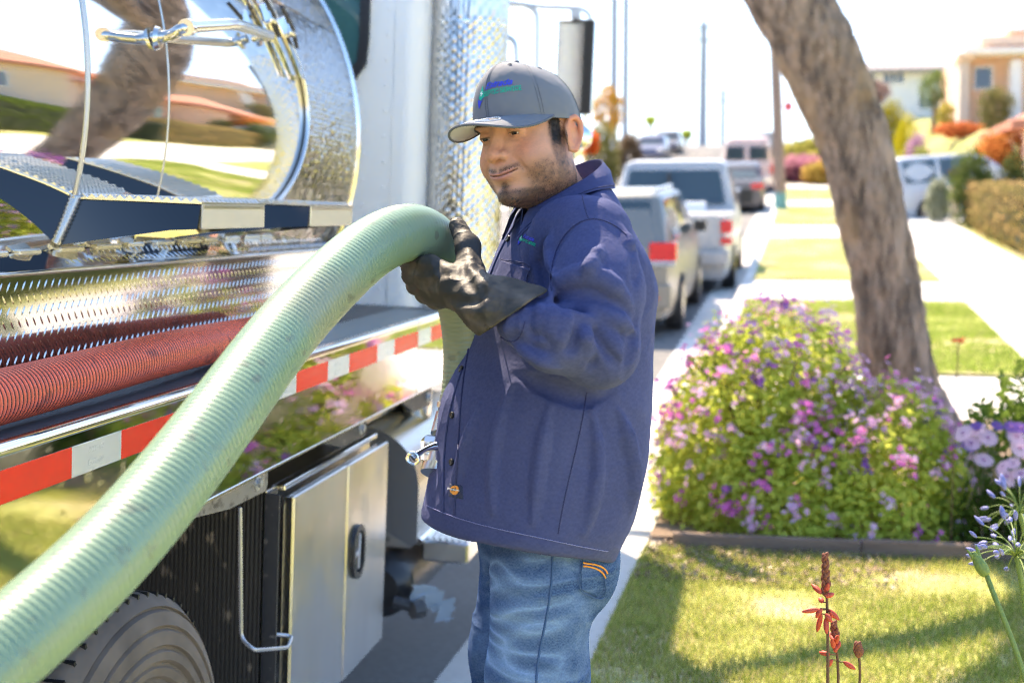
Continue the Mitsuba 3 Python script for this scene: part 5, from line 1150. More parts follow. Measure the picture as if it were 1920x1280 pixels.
for k in range(46):
    a_ = rb.uniform(0, 6.28); e_ = np.array([math.cos(a_) * rb.uniform(.2, .6), math.sin(a_) * rb.uniform(.2, .6), rb.uniform(.4, .8)]); st_.append(tube(spline([BC + [rb.normal(0, .08), rb.normal(0, .08), 0], BC + e_ * [.4, .4, .6], BC + e_], 8), np.linspace(.011, .004, 8), 5))
add(bush, 'stems', cat(st_), 'm_twig', True, kind='stuff')
M['m_twig'] = principled((.16, .11, .07), .8)
# right part of the bed: daisy bush, dark greenery, dry stalks
def clump(name, label, catg, c, r3, n, leafsize, c0, c1, seed, shell=.3, up=.5, shape=0, mat='m_thin', group=None):
    p, q = crown_points(c, r3, n, seed, shell, 2.4, .40); p = p[p[:, 2] > gz(p[:, 1]) + .01 if c[2] < 3 else slice(None)]
    m, cc = leaves(p, leafsize, colmix(len(p), c0, c1, seed, (p - c), 3.0), seed, up, shape); k = thing(name, label, catg, group); add(k, 'foliage', m, mat, False, color=cc); return k
dz = clump('daisy_bush', 'bush of pale pink daisies and violet blooms at the right end of the bed', 'bush', np.array([1.13, 6.9, .30]), (.42, .5, .55), 3200, .05, (.05, .10, .018), (.20, .27, .05), 41)
def daisy(c, N, r, petals, col, ccol, key):
    a = np.arange(petals) * 2 * np.pi / petals; V, Fc = [], []
    for k in range(petals):
        cs, s_ = math.cos(a[k]), math.sin(a[k]); k0 = len(V)
        for rr_, w, h in ((.18, .05, .02), (.55, .15, .05), (.88, .13, .02), (1.0, .0, -.02)):
            V.append([rr_ * cs - w * s_, rr_ * s_ + w * cs, h]); V.append([rr_ * cs + w * s_, rr_ * s_ - w * cs, h])
        for j in range(3): Fc += [[k0 + 2 * j, k0 + 2 * j + 1, k0 + 2 * j + 3], [k0 + 2 * j, k0 + 2 * j + 3, k0 + 2 * j + 2]]
    R_ = basis(np.array([N], float), np.random.default_rng(int(abs(c[0] * 1000)) % 97))[0]; V = np.array(V) * r @ R_.T + c
    add(dz, 'daisy', trimesh.Trimesh(V, np.array(Fc), process=False), 'm_thin', False, color=np.tile(col, (len(V), 1)))
    s_ = trimesh.creation.icosphere(1, r * .2); s_.apply_scale([1, 1, .6]); s_.apply_translation(c + R_[:, 2] * r * .05); add(dz, 'daisy_centre', s_, 'm_daisy_centre', True)
M['m_daisy_centre'] = principled((.30, .12, .32), .8)
for x, y, w, k in ((1806, 812, 34, 0), (1834, 806, 30, 0), (1852, 820, 34, 0), (1822, 830, 30, 0), (1790, 826, 24, 0), (1905, 818, 34, 0), (1912, 840, 36, 0), (1844, 862, 34, 0), (1880, 874, 26, 0), (1886, 893, 40, 0), (1914, 888, 36, 0), (1896, 800, 26, 1), (1870, 798, 22, 1), (1818, 834, 28, 1), (1915, 802, 30, 1), (1752, 772, 26, 1), (1732, 796, 26, 1), (1776, 806, 20, 1), (1900, 868, 24, 0), (1830, 798, 20, 1)):
    dpt = 6.0 if x > 1790 else 6.6
    daisy(at(x, y, dpt), [rb.normal(0, .3), -.75 + rb.normal(0, .2), .8], w * dpt / FPX * .60, 15, (.80, .60, .76) if k == 0 else (.20, .12, .42), 0, x)
dry = [];
for k in range(40):
    b_ = np.array([rb.uniform(.72, 1.1), rb.uniform(6.3, 6.7), .02]); e_ = b_ + [rb.normal(0, .10), rb.normal(0, .08), rb.uniform(.15, .5)]; dry.append(tube(spline([b_, .5 * (b_ + e_) + [rb.normal(0, .02), 0, .03], e_], 6), np.linspace(.004, .0015, 6), 4))
one('dry_stalks', cat(dry), 'm_straw', 'tangle of dry straw coloured stalks between the purple bush and the daisies', 'dry plant', kind='stuff')
M['m_straw'] = principled((.42, .30, .18), .8)
clump('low_shrub', 'dark low green shrub under the daisies at the right edge', 'shrub', np.array([.98, 6.42, .12]), (.45, .24, .20), 1600, .04, (.03, .06, .012), (.12, .18, .03), 43)
# red flower spikes in the foreground
M['m_red_petal'] = principled((.52, .075, .04), .6, sheen=.3); M['m_bud'] = principled((.20, .065, .035), .7); M['m_stalk'] = principled((.13, .07, .04), .7); M['m_green_stalk'] = principled((.17, .24, .05), .5, specular=.5)
def petal(c, dirv, L, w):
    dirv = np.asarray(dirv, float); dirv /= np.linalg.norm(dirv); s = np.linspace(0, 1, 7); return tube(c + dirv * L * s[:, None], w * np.sin(np.clip(s * .9 + .08, 0, 1) * np.pi) ** .7 + .0004, 8)
def spike(name, label, top, bot, blooms, buds, dep):
    T_, B_ = at(*top, dep), at(*bot, dep + .02); B2 = B_ + (B_ - T_) * .2; B2[2] = .0; k = thing(name, label, 'flower')
    add(k, 'stalk', tube(spline([B2, B_, .5 * (T_ + B_) + [.002, 0, 0], T_], 24), np.linspace(.0050, .0022, 24), 8), 'm_stalk', True)
    r = np.random.default_rng(int(top[0]))
    for i in range(buds):
        t = i / buds; c = T_ + (B_ - T_) * t * .32; a = i * 2.4; d_ = np.array([math.cos(a) * .45, math.sin(a) * .45, 1.0]); add(k, 'bud', petal(c, d_, .020 - .008 * (1 - t), .0036 + .001 * t), 'm_bud', True)
    for (x, y, x2, y2) in blooms:
        a_, b_ = at(x, y, dep + r.normal(0, .006)), at(x2, y2, dep + r.normal(0, .012)); add(k, 'petal', petal(a_, b_ - a_, np.linalg.norm(b_ - a_), .0045), 'm_red_petal', True)
        add(k, 'pedicel', tube([a_, T_ + (B_ - T_) * np.clip((y - top[1]) / (bot[1] - top[1]), 0, 1)], .0012, 5), 'm_stalk', True)
    return k
SD = 2.55
spike('red_flower_spike', 'tall red flower spike with drooping tubular blooms in the foreground', (1547, 1045), (1552, 1279), [(1540, 1112, 1522, 1094), (1546, 1112, 1554, 1092), (1548, 1118, 1564, 1112), (1536, 1142, 1503, 1146), (1540, 1140, 1530, 1158), (1554, 1142, 1574, 1162), (1548, 1150, 1560, 1166), (1540, 1150, 1532, 1184), (1548, 1158, 1550, 1188), (1556, 1146, 1566, 1158), (1543, 1128, 1536, 1120)], 26, SD)
spike('red_flower_spike', 'shorter red flower spike just right of the tall one', (1563, 1172), (1572, 1279), [(1564, 1200, 1556, 1184), (1566, 1206, 1572, 1190), (1563, 1214, 1560, 1196), (1570, 1216, 1574, 1200), (1556, 1226, 1536, 1222), (1582, 1240, 1604, 1254), (1560, 1236, 1550, 1250), (1566, 1222, 1568, 1206)], 10, SD + .04)
spike('red_flower_spike', 'closed brown flower spike at the right of the red ones', (1608, 1212), (1612, 1279), [], 22, SD)
# agapanthus and a closed bud on a stalk
AD = 3.0
def agapanthus(label, hub, stalk, n, seed, dep, rad):
    r = np.random.default_rng(seed); H = at(*hub, dep); S_ = at(*stalk, dep); k = thing('agapanthus', label, 'flower'); S2 = S_.copy(); S2 = S_ + (S_ - H) * .3; S2[2] = 0
    add(k, 'stalk', tube(spline([S2, S_, H], 16), .0062, 10), 'm_green_stalk', True)
    for i in range(n):
        d_ = r.normal(size=3); d_[2] = d_[2] * .6 + .25; d_ /= np.linalg.norm(d_); L = rad * r.uniform(.7, 1.1); e_ = H + d_ * L; mid = H + d_ * L * .5 + [0, 0, .012]
        add(k, 'pedicel', tube(spline([H, mid, e_], 8), .0013, 5), 'm_green_stalk', True)
        d2 = d_ + [0, 0, r.normal(0, .3)]; add(k, 'floret', petal(e_, d2, r.uniform(.018, .032), r.uniform(.0035, .0055)), 'm_violet', True)
    return k
M['m_violet'] = principled((.20, .21, .46), .6, sheen=.3)
agapanthus('half open violet agapanthus head at the right edge above the grass', (1906, 1042), (1922, 1130), 44, 3, AD, .105)
agapanthus('violet agapanthus head higher up against the daisies at the right edge', (1912, 962), (1935, 1060), 30, 5, AD + .5, .085)
bd = thing('agapanthus_bud', 'single closed green flower bud on a long stalk at lower right', 'flower')
bs = [at(1925, 1282, 2.72), at(1898, 1200, 2.74), at(1868, 1125, 2.76), at(1850, 1078, 2.78)]; b0_ = bs[0] + (bs[0] - bs[1]) * 3; b0_[2] = 0
add(bd, 'stalk', tube(spline([b0_] + bs, 30), .0052, 10), 'm_green_stalk', True)
tp_ = at(1824, 1034, 2.79); q_ = spline([bs[-1], at(1840, 1062, 2.785), tp_], 14); add(bd, 'bud', tube(q_, .0042 + .0095 * np.sin(np.linspace(.1, 1, 14) * np.pi) ** .8 * np.linspace(1.1, .5, 14), 12), 'm_green_stalk', True)
for o_ in (-.4, .5): add(bd, 'bract', petal(q_[3], (q_[-1] - q_[3]) + RT * .02 * o_, .05, .004), 'm_green_stalk', True)
# lone orange bloom on a thin stem beyond the trunk
lb_ = thing('orange_flower', 'single orange red bloom on a thin bare stem right of the leaning trunk', 'flower'); lt, l0 = at(1797, 636, 6.0), at(1790, 800, 6.05)
l1 = l0 + (l0 - lt) * .6; l1[2] = .03
add(lb_, 'stem', tube(spline([l1, l0, lt], 14), .0028, 6), 'm_stalk', True)
for k in range(9):
    a_ = k * .7; add(lb_, 'petal', petal(lt, [math.cos(a_), math.sin(a_) * .6, .2 - .08 * k], .032, .005), 'm_orange_petal', True)
M['m_orange_petal'] = principled((.78, .18, .03), .6)
# ---- parked vehicles -------------------------------------------------------
def carpaint(c, key, rough=.25, metal=.0): M[key] = principled(c, rough, metal, clearcoat=1.0, clearcoat_gloss=.95)
carpaint((.24, .23, .20), 'm_paint_silver', .28, .4); carpaint((.40, .40, .395), 'm_paint_white'); carpaint((.045, .045, .06), 'm_paint_dark'); carpaint((.60, .42, .38), 'm_paint_pink', .4); carpaint((.07, .085, .16), 'm_paint_blue'); carpaint((.5, .52, .54), 'm_paint_pale')
M['m_lamp_red'] = principled((.66, .02, .02), .15, clearcoat=1.0); M['m_lamp_clear'] = principled((.8, .82, .85), .05, .6); M['m_car_glass'] = principled((.035, .055, .065), .03, specular=.9); M['m_tyre_far'] = principled((.025, .025, .026), .8); M['m_plate'] = principled((.75, .77, .8), .4)
def car(name, label, paint, x, y, heading, L, W, H, prof, glassy, group=None, lamps='rear', pickup=False, spec=None):
    """prof: side outline as (u from the rear 0..1, z in m); glassy: list of (u0,u1) roof stations."""
    k = thing(name, label, 'car' if not pickup else 'pickup truck', group)
    zb = float(gz(y)) - .19; slope = math.atan((gz(y + 2) - gz(y - 2)) / 4)
    C = math.cos(heading); m4 = np.eye(4); m4[:3, :3] = np.array([[C, -math.sin(heading), 0], [math.sin(heading), C, 0], [0, 0, 1.]]) @ np.array([[1, 0, 0], [0, math.cos(slope), -math.sin(slope)], [0, math.sin(slope), math.cos(slope)]])
    if C < 0: m4[:3, :3] = np.array([[C, -math.sin(heading), 0], [math.sin(heading), C, 0], [0, 0, 1.]]) @ np.array([[1, 0, 0], [0, math.cos(-slope), -math.sin(-slope)], [0, math.sin(-slope), math.cos(-slope)]])
    m4[:3, 3] = [x, y, zb]
    lower, upper = prof
    u = np.linspace(0, 1, 60); zl = PchipInterpolator(*zip(*lower))(u); zu = np.maximum(PchipInterpolator(*zip(*upper))(u), zl)
    rows = []; wmax = W / 2
    for ui, bl_, to in zip(u, zl, zu):
        e = 1 - .10 * (abs(2 * ui - 1) ** 5); w = wmax * e; t_ = (to - bl_); wr = w * (1 - .16 * np.clip(t_ / .5, 0, 1)); yy = (ui - .5) * L
        rows.append([(-w * .94, yy, .22), (-w, yy, .42), (-w, yy, bl_ * .82), (-w * .965, yy, bl_), (-(w * .95 + (wr - w * .95) * .5), yy, bl_ + t_ * .5), (-wr * .96, yy, bl_ + t_ * .93), (-wr * .80, yy, bl_ + t_),
                     (wr * .80, yy, bl_ + t_), (wr * .96, yy, bl_ + t_ * .93), (w * .95 + (wr - w * .95) * .5, yy, bl_ + t_ * .5), (w * .965, yy, bl_), (w, yy, bl_ * .82), (w, yy, .42), (w * .94, yy, .22)])
    V = np.array(rows); n, mm = V.shape[:2]; q = [(i * mm + j, i * mm + (j + 1) % mm, (i + 1) * mm + (j + 1) % mm, (i + 1) * mm + j) for i in range(n - 1) for j in range(mm)]
    b = mesh(V.reshape(-1, 3), np.array(q)); ends = [[(0, j, j + 1) for j in range(1, mm - 1)], [((n - 1) * mm, (n - 1) * mm + j + 1, (n - 1) * mm + j) for j in range(1, mm - 1)]]
    b = trimesh.Trimesh(b.vertices, np.vstack([b.faces, np.array(ends).reshape(-1, 3)]), process=False); b.invert()
    add(k, 'body', b, paint, 32, m4)
    def win(pts, nm='window', mat='m_car_glass'):
        P = np.array(pts, float); c = P.mean(0); add(k, nm, mesh(P, np.array([[0, 1, 2, 3]])) if len(P) == 4 else mesh(P, np.array([[0, i, i + 1] for i in range(1, len(P) - 1)])), mat, False, m4)
    fz_ = lambda t: (float(np.interp(t, u, zl)), float(np.interp(t, u, zu)))
    for s_ in (1, -1):
        for (ua, ub) in glassy:
            pts = []
            for t, fr in ((ua, .10), (ub, .10), (ub, .86), (ua, .86)):
                lo, hi = fz_(t); w = wmax * (1 - .10 * abs(2 * t - 1) ** 5); th = hi - lo; wr = w * (1 - .16 * np.clip(th / .5, 0, 1))
                wx = np.interp(fr, [0, .5, .93], [w * .965, w * .95 + (wr - w * .95) * .5, wr * .96]); pts.append((s_ * (wx + .012), (t - .5) * L, lo + th * fr))
            win(pts if s_ > 0 else pts[::-1])
    for nm in spec.get('glass', []):              # front and rear screens: (u,z) bottom and top, half widths
        (u0, z0, w0), (u1, z1, w1) = nm; o = -.015 if u0 < .5 else .015; P = [(-w0, (u0 - .5) * L + o, z0), (w0, (u0 - .5) * L + o, z0), (w1, (u1 - .5) * L + o, z1), (-w1, (u1 - .5) * L + o, z1)]; win(P, 'windscreen' if u0 > .5 else 'rear_window')
    for s_ in (1, -1):
        for (ya, yb_) in spec['axles']:
            pr = [(.0, -.01), (.17, -.012), (.185, .0), (.20, .01), (.31, .012), (.33, -.01), (.335, -.10), (.33, -.19), (0, -.2)]; w_ = lathe(pr if s_ > 0 else [(a, -c_) for a, c_ in pr], 28, 'x', (s_ * (wmax + .004), ya, .335))
            kk = add(k, 'wheel', w_, 'm_tyre_far', 40, m4); hb = [(.0, .0), (.17, .0), (.19, .006), (.20, .011)]; add(kk, 'hub_cap', lathe(hb if s_ > 0 else [(a, -c_) for a, c_ in hb], 24, 'x', (s_ * (wmax + .006), ya, .335)), 'm_alu', 40, m4)
    for nm, (x0, x1, y0, y1, z0, z1), mat in spec['boxes']:
        add(k, nm, box(x0, x1, y0, y1, z0, z1, .012), mat, 30, m4)
    return k, m4
# silver wagon right behind the flowering bush
xr = -1.32
Lw = 4.6; car('silver_wagon', 'silver wagon with a large red tail lamp parked nearest beyond the truck', 'm_paint_silver', xr - .91, 15.6 + Lw / 2, 0, Lw, 1.82, 1.66,
    ([(0, .96), (.04, 1.0), (.7, 1.0), (.8, .98), (.97, .78), (1, .6)], [(0, .98), (.035, 1.30), (.075, 1.56), (.14, 1.60), (.5, 1.60), (.6, 1.53), (.74, 1.05), (.8, .98), (.97, .78), (1, .6)]), [(.10, .26), (.28, .42), (.44, .60)],
    spec=dict(glass=[((.012, 1.06, .68), (.062, 1.50, .60)), ((.735, 1.06, .7), (.60, 1.58, .62))], axles=[(-1.35, 0), (1.38, 0)],
    boxes=[('tail_lamp', (.62, .915, -Lw / 2 - .02, -Lw / 2 + .22, .86, 1.06), 'm_lamp_red'), ('tail_lamp', (-.915, -.62, -Lw / 2 - .02, -Lw / 2 + .22, .86, 1.06), 'm_lamp_red'), ('lamp_clear', (.60, .90, -Lw / 2 - .025, -Lw / 2 + .1, .80, .855), 'm_lamp_clear'), ('rear_bumper', (-.86, .86, -Lw / 2 - .07, -Lw / 2 + .1, .34, .60), 'm_paint_silver'), ('reflector', (.55, .75, -Lw / 2 - .078, -Lw / 2, .44, .47), 'm_lamp_red'),
           ('number_plate', (-.22, .22, -Lw / 2 - .03, -Lw / 2, .70, .82), 'm_plate'), ('door_mirror', (.90, 1.05, .55, .75, 1.02, 1.16), 'm_black'), ('roof_rail', (.60, .64, -1.7, .4, 1.585, 1.63), 'm_alu'), ('rear_wiper', (-.3, .1, -Lw / 2 + .06, -Lw / 2 + .08, 1.10, 1.12), 'm_black')]))
# white pickup
Lp = 5.6; PX, PY = -.97 - .99, 20.5 + Lp / 2
pk_, pm4 = car('white_pickup', 'white pickup truck with a dark rear window parked ahead of the silver wagon', 'm_paint_white', PX, PY, .012, Lp, 1.98, 1.9,
    ([(0, 1.12), (.34, 1.12), (.7, 1.12), (.78, 1.10), (.97, .98), (1, .7)], [(0, 1.12), (.38, 1.12), (.385, 1.3), (.42, 1.86), (.45, 1.90), (.60, 1.90), (.65, 1.82), (.74, 1.16), (.8, 1.10), (.97, .98), (1, .7)]), [(.44, .55), (.56, .68)], pickup=True,
    spec=dict(glass=[((.372, 1.22, .80), (.408, 1.74, .70)), ((.745, 1.18, .74), (.655, 1.80, .64))], axles=[(-1.75, 0), (1.75, 0)],
    boxes=[('tail_lamp', (.82, .985, -Lp / 2 - .02, -Lp / 2 + .06, .88, 1.06), 'm_lamp_red'), ('tail_lamp', (.82, .985, -Lp / 2 - .02, -Lp / 2 + .06, .72, .82), 'm_lamp_red'), ('tail_lamp', (-.985, -.82, -Lp / 2 - .02, -Lp / 2 + .06, .72, 1.06), 'm_lamp_red'), ('tailgate', (-.79, .79, -Lp / 2 - .025, -Lp / 2 + .05, .66, 1.13), 'm_paint_white'), ('bumper', (-.95, .95, -Lp / 2 - .14, -Lp / 2 + .1, .44, .62), 'm_paint_white'),
           ('number_plate', (.02, .40, -Lp / 2 - .034, -Lp / 2, .68, .84), 'm_dark_glass'), ('tailgate_handle', (-.12, .12, -Lp / 2 - .036, -Lp / 2, .90, .96), 'm_alu'), ('door_mirror', (.99, 1.2, .55, .75, 1.2, 1.42), 'm_black'), ('window_post', (-.10, -.06, -Lp / 2 + .372 * Lp - .03, -Lp / 2 + .40 * Lp, 1.22, 1.70), 'm_black'), ('cargo_box', (.2, .52, -Lp / 2 + 1.7, -Lp / 2 + 1.9, 1.10, 1.26), 'm_plate')]))
lt_ = meshkit.text_mesh('Estrada', .09, .003, True); lt_.apply_transform(np.array([[1, 0, 0, -.34], [0, 0, -1, -Lp / 2 - .026], [0, 1, 0, .985], [0, 0, 0, 1.]])); add(pk_, 'tailgate_script', lt_, 'm_blue_thread', False, pm4)
lt_ = meshkit.text_mesh('SEPTIC SERVICE', .05, .003, True); lt_.apply_transform(np.array([[1, 0, 0, -.34], [0, 0, -1, -Lp / 2 - .026], [0, 1, 0, .90], [0, 0, 0, 1.]])); add(pk_, 'tailgate_lettering', lt_, 'm_green_thread', False, pm4)
sed = ([(0, .80), (.05, .92), (.7, .90), (.97, .72), (1, .55)], [(0, .80), (.05, .94), (.16, .98), (.30, 1.36), (.38, 1.43), (.55, 1.43), (.62, 1.36), (.74, .94), (.97, .72), (1, .55)])
def sedan(name, label, paint, x, y, h, group=None, **kw):
    L = 4.6; return car(name, label, paint, x, y, h, L, 1.78, 1.43, sed, [(.27, .44), (.46, .62)], group, spec=dict(glass=[((.165, 1.0, .66), (.30, 1.34, .56)), ((.735, .97, .68), (.62, 1.34, .56))], axles=[(-1.35, 0), (1.40, 0)],
      boxes=[('tail_lamp', (.50, .88, -L / 2 - .03, -L / 2 + .2, .70, .86), 'm_lamp_red'), ('tail_lamp', (-.88, -.50, -L / 2 - .03, -L / 2 + .2, .70, .86), 'm_lamp_red'), ('number_plate', (-.22, .22, -L / 2 - .05, -L / 2, .62, .74), 'm_plate'), ('bumper', (-.84, .84, -L / 2 - .08, -L / 2 + .1, .30, .52), paint),
             ('headlamp', (.50, .86, L / 2 - .22, L / 2 + .02, .58, .70), 'm_lamp_clear'), ('headlamp', (-.86, -.50, L / 2 - .22, L / 2 + .02, .58, .70), 'm_lamp_clear'), ('front_bumper', (-.84, .84, L / 2 - .1, L / 2 + .06, .30, .50), paint)]), **kw)
sedan('dark_sedan', 'dark sedan with red tail lamps parked beyond the white pickup', 'm_paint_dark', -1.98, 42.6 + 2.3, .02)
Lv = 5.2; vanp = ([(0, 1.0), (.78, 1.05), (.97, .95), (1, .7)], [(0, 1.02), (.01, 1.9), (.04, 2.06), (.66, 2.06), (.74, 1.9), (.84, 1.12), (.97, .95), (1, .7)])
car('pink_van', 'dusty pink van with two square rear windows parked beyond the dark sedan', 'm_paint_pink', -2.05, 54.5 + Lv / 2, .02, Lv, 1.98, 2.06, vanp, [(.10, .36), (.40, .58), (.61, .72)],
    spec=dict(glass=[((.004, 1.32, .0), (.004, 1.32, .0))][:0], axles=[(-1.5, 0), (1.6, 0)], boxes=[('rear_window', (-.78, -.10, -Lv / 2 - .02, -Lv / 2 + .02, 1.25, 1.75), 'm_car_glass'), ('rear_window', (.10, .78, -Lv / 2 - .02, -Lv / 2 + .02, 1.25, 1.75), 'm_car_glass'), ('tail_lamp', (.86, .98, -Lv / 2 - .02, -Lv / 2 + .04, .75, 1.05), 'm_lamp_red'), ('bumper', (-.95, .95, -Lv / 2 - .12, -Lv / 2 + .1, .42, .6), 'm_alu')]))
sedan('far_dark_car', 'small dark car roof showing over the pink van near the crest', 'm_paint_dark', -1.9, 88, .0)
sedan('blue_car', 'dark blue car with a glinting headlamp facing down the street on the far left', 'm_paint_blue', -8.55, 84.0, math.pi, 'cars parked along the left kerb')
sedan('navy_car', 'dark car half hidden behind the blue car on the far left', 'm_paint_dark', -8.4, 92.0, math.pi, 'cars parked along the left kerb')
sedan('pale_car', 'pale silver car on the left side of the street behind the man\'s collar', 'm_paint_pale', -8.2, 47.0, math.pi)
Lm = 4.8; mvp = ([(0, .98), (.7, 1.0), (.95, .8), (1, .6)], [(0, 1.0), (.03, 1.45), (.08, 1.72), (.5, 1.75), (.62, 1.66), (.82, 1.02), (.95, .8), (1, .6)])
mv = at(1784, 300, 36.5)
car('silver_minivan', 'pale silver minivan in the driveway behind the round hedge', 'm_paint_pale', mv[0] + .1, mv[1] + 1.0, -1.0, Lm, 1.85, 1.75, mvp, [(.08, .28), (.31, .5), (.52, .64)], spec=dict(glass=[((.01, 1.1, .7), (.06, 1.64, .6))], axles=[(-1.4, 0), (1.4, 0)], boxes=[('tail_lamp', (.72, .92, -Lm / 2 - .02, -Lm / 2 + .15, .85, 1.15), 'm_lamp_red'), ('tail_lamp', (-.92, -.72, -Lm / 2 - .02, -Lm / 2 + .15, .85, 1.15), 'm_lamp_red')]))
# ---- poles, wires, sign ----------------------------------------------------
def _pole(p, n, uv): return mix((.20, .13, .09), (.36, .26, .2), fbm(p.x * 30, p.y * 30, p.z * 2.5, 3))
M['m_pole'] = principled(pc(_pole), .9); M['m_far_pole'] = principled((.30, .33, .38), .9); M['m_teal'] = principled((.16, .33, .31), .7); M['m_sign_red'] = principled((.65, .05, .06), .5); M['m_wire'] = principled((.12, .12, .13), .6)
b_ = at(1464, 392, 40.5); t_ = at(1452, 60, 40.5); up_ = (t_ - b_); top_ = b_ + up_ * 1.7
pl_ = thing('utility_pole', 'leaning wooden utility pole with a teal painted foot left of the tree trunk', 'utility pole', None)
add(pl_, 'pole', tube([b_ - up_ * .02, b_ + up_ * .5, top_], [.17, .15, .12], 16), 'm_pole', True); add(pl_, 'painted_foot', tube([b_ - up_ * .01, b_ + up_ * .09], [.18, .178], 16), 'm_teal', 40)
sg = thing('stop_sign', 'small red octagonal sign seen right of the leaning utility pole', 'sign'); sc = at(1478, 200, 70); a8 = np.arange(8) * np.pi / 4 + np.pi / 8
g0 = np.array([sc[0], sc[1], gz(sc[1])]); add(sg, 'post', tube([g0, sc + [0, .03, .3]], .04, 8), 'm_far_pole', True); add(sg, 'plate', prism(Polygon(np.stack([sc[0] + .24 * np.cos(a8), sc[2] + .24 * np.sin(a8)], 1)), 'y', sc[1] - .01, sc[1] + .01), 'm_sign_red', False)
def far_pole(label, x, ytop, ybot, dep, arms, r=.16):
    k = thing('power_pole', label, 'power pole'); T_ = at(x, ytop, dep); g = np.array([T_[0], T_[1], gz(T_[1]) - .3]); add(k, 'pole', tube([g, T_], [r * 1.15, r * .85], 10), 'm_far_pole', True)
    for dz_ in arms:
        add(k, 'crossarm', box(T_[0] - 1.2, T_[0] + 1.2, T_[1] - .07, T_[1] + .07, T_[2] - dz_ - .08, T_[2] - dz_ + .08, .01), 'm_far_pole', False)
        for xi in (-1.0, -.5, .5, 1.0): add(k, 'insulator', lathe([(0, 0), (.06, .02), (.05, .18), (0, .2)], 8, 'z', (T_[0] + xi, T_[1], T_[2] - dz_ + .08)), 'm_far_pole', False)
    return T_
T1 = far_pole('tall thin power pole at the left, nearest the truck mirror', 1153, -120, 240, 62, [.6]); T2 = far_pole('tall power pole just right of the leftmost one', 1175, -150, 240, 70, [.6])
T3 = far_pole('power pole with crossarms in the open sky left of the leaning wooden pole', 1320, 42, 262, 118, [.5, 1.5], .34); T4 = far_pole('short far power pole with crossarms right of the taller one', 1356, 168, 262, 210, [.5, 1.6], .42)
wr_ = [];
for A_, B_, lb_w in ((T2, T3, 'thin power line sagging from the tall left pole to the crossarm pole'), (T3, T4, 'thin power line between the crossarm pole and the short far pole')):
    for xo in (-.5,):
        s = np.linspace(0, 1, 24)[:, None]; P_ = (A_ + [xo, 0, -.4]) * (1 - s) + (B_ + [xo, 0, -.4]) * s - np.array([0, 0, 1.6]) * 4 * s * (1 - s)
        one('power_line', tube(P_, .018, 4), 'm_wire', lb_w, 'wire', True, 'power lines between the far poles')
# ---- houses ----------------------------------------------------------------
M['m_stucco_white'] = principled((.66, .68, .68), .9); M['m_stucco_tan'] = principled((.66, .50, .36), .9); M['m_stucco_peach'] = principled((.72, .48, .32), .9); M['m_roof_grey'] = principled((.30, .27, .26), .9); M['m_trim'] = principled((.78, .77, .74), .7); M['m_stone'] = principled((.55, .47, .38), .9); M['m_win'] = principled((.06, .085, .12), .05, specular=.9)
def _tile(p, n, uv): return mix((.34, .12, .07), (.55, .25, .15), fbm(p.x * 3, p.y * 3, p.z * 3, 3))
M['m_tile'] = principled(pc(_tile), .8)
def window(k, x0, x1, y, z0, z1, axis='y', panes=2, depth=.06):
    f = .07; fr = cat(box(x0 - f, x1 + f, y - depth, y + .02, z1, z1 + f), box(x0 - f, x1 + f, y - depth, y + .02, z0 - f, z0), box(x0 - f, x0, y - depth, y + .02, z0, z1), box(x1, x1 + f, y - depth, y + .02, z0, z1), *[box(x0 + (x1 - x0) * i / panes - .03, x0 + (x1 - x0) * i / panes + .03, y - depth * .8, y + .02, z0, z1) for i in range(1, panes)])
    w = add(k, 'window', fr, 'm_trim', False); add(w, 'pane', box(x0, x1, y - .02, y + .01, z0, z1), 'm_win', False)
def hip(x0, x1, y0, y1, z, h, o, mat, k, ridge=.3):
    x0, x1, y0, y1 = x0 - o, x1 + o, y0 - o, y1 + o; cx_, w = (x0 + x1) / 2, (x1 - x0); a, b_ = x0 + w * ridge, x1 - w * ridge; ym = (y0 + y1) / 2
    V = [(x0, y0, z), (x1, y0, z), (x1, y1, z), (x0, y1, z), (a, ym, z + h), (b_, ym, z + h), (x0, y0, z - .22), (x1, y0, z - .22), (x1, y1, z - .22), (x0, y1, z - .22)]
    F_ = [(0, 1, 5), (0, 5, 4), (1, 2, 5), (2, 3, 4), (2, 4, 5), (3, 0, 4), (0, 6, 7), (0, 7, 1), (1, 7, 8), (1, 8, 2), (2, 8, 9), (2, 9, 3), (3, 9, 6), (3, 6, 0), (6, 8, 7), (6, 9, 8)]
    return add(k, 'roof', mesh(V, F_), mat, False)
# pale house with a shallow grey roof
D1 = 78; p0, p1 = at(1612, 250, D1), at(1745, 128, D1); y1 = p0[1]; zt_ = at(1700, 140, D1)[2]; x0, x1 = at(1600, 200, D1)[0], at(1768, 200, D1)[0]
h1 = thing('white_house', 'pale two storey house with a shallow grey roof right of the leaning trunk', 'house'); zg = p0[2] - 1.5
add(h1, 'wall', box(x0, x1, y1, y1 + 9, zg - 2, zt_), 'm_stucco_white', False); hip(x0, x1, y1, y1 + 9, zt_ + .2, .95, .7, 'm_roof_grey', h1)
zz = lambda py: at(1700, py, D1)[2]; xx_ = lambda px_: at(px_, 200, D1)[0]
window(h1, xx_(1655), xx_(1692), y1, zz(158), zz(138), panes=3); window(h1, xx_(1624), xx_(1638), y1, zz(162), zz(140), panes=2)
window(h1, xx_(1720), xx_(1745), y1, zz(205), zz(185), panes=2)
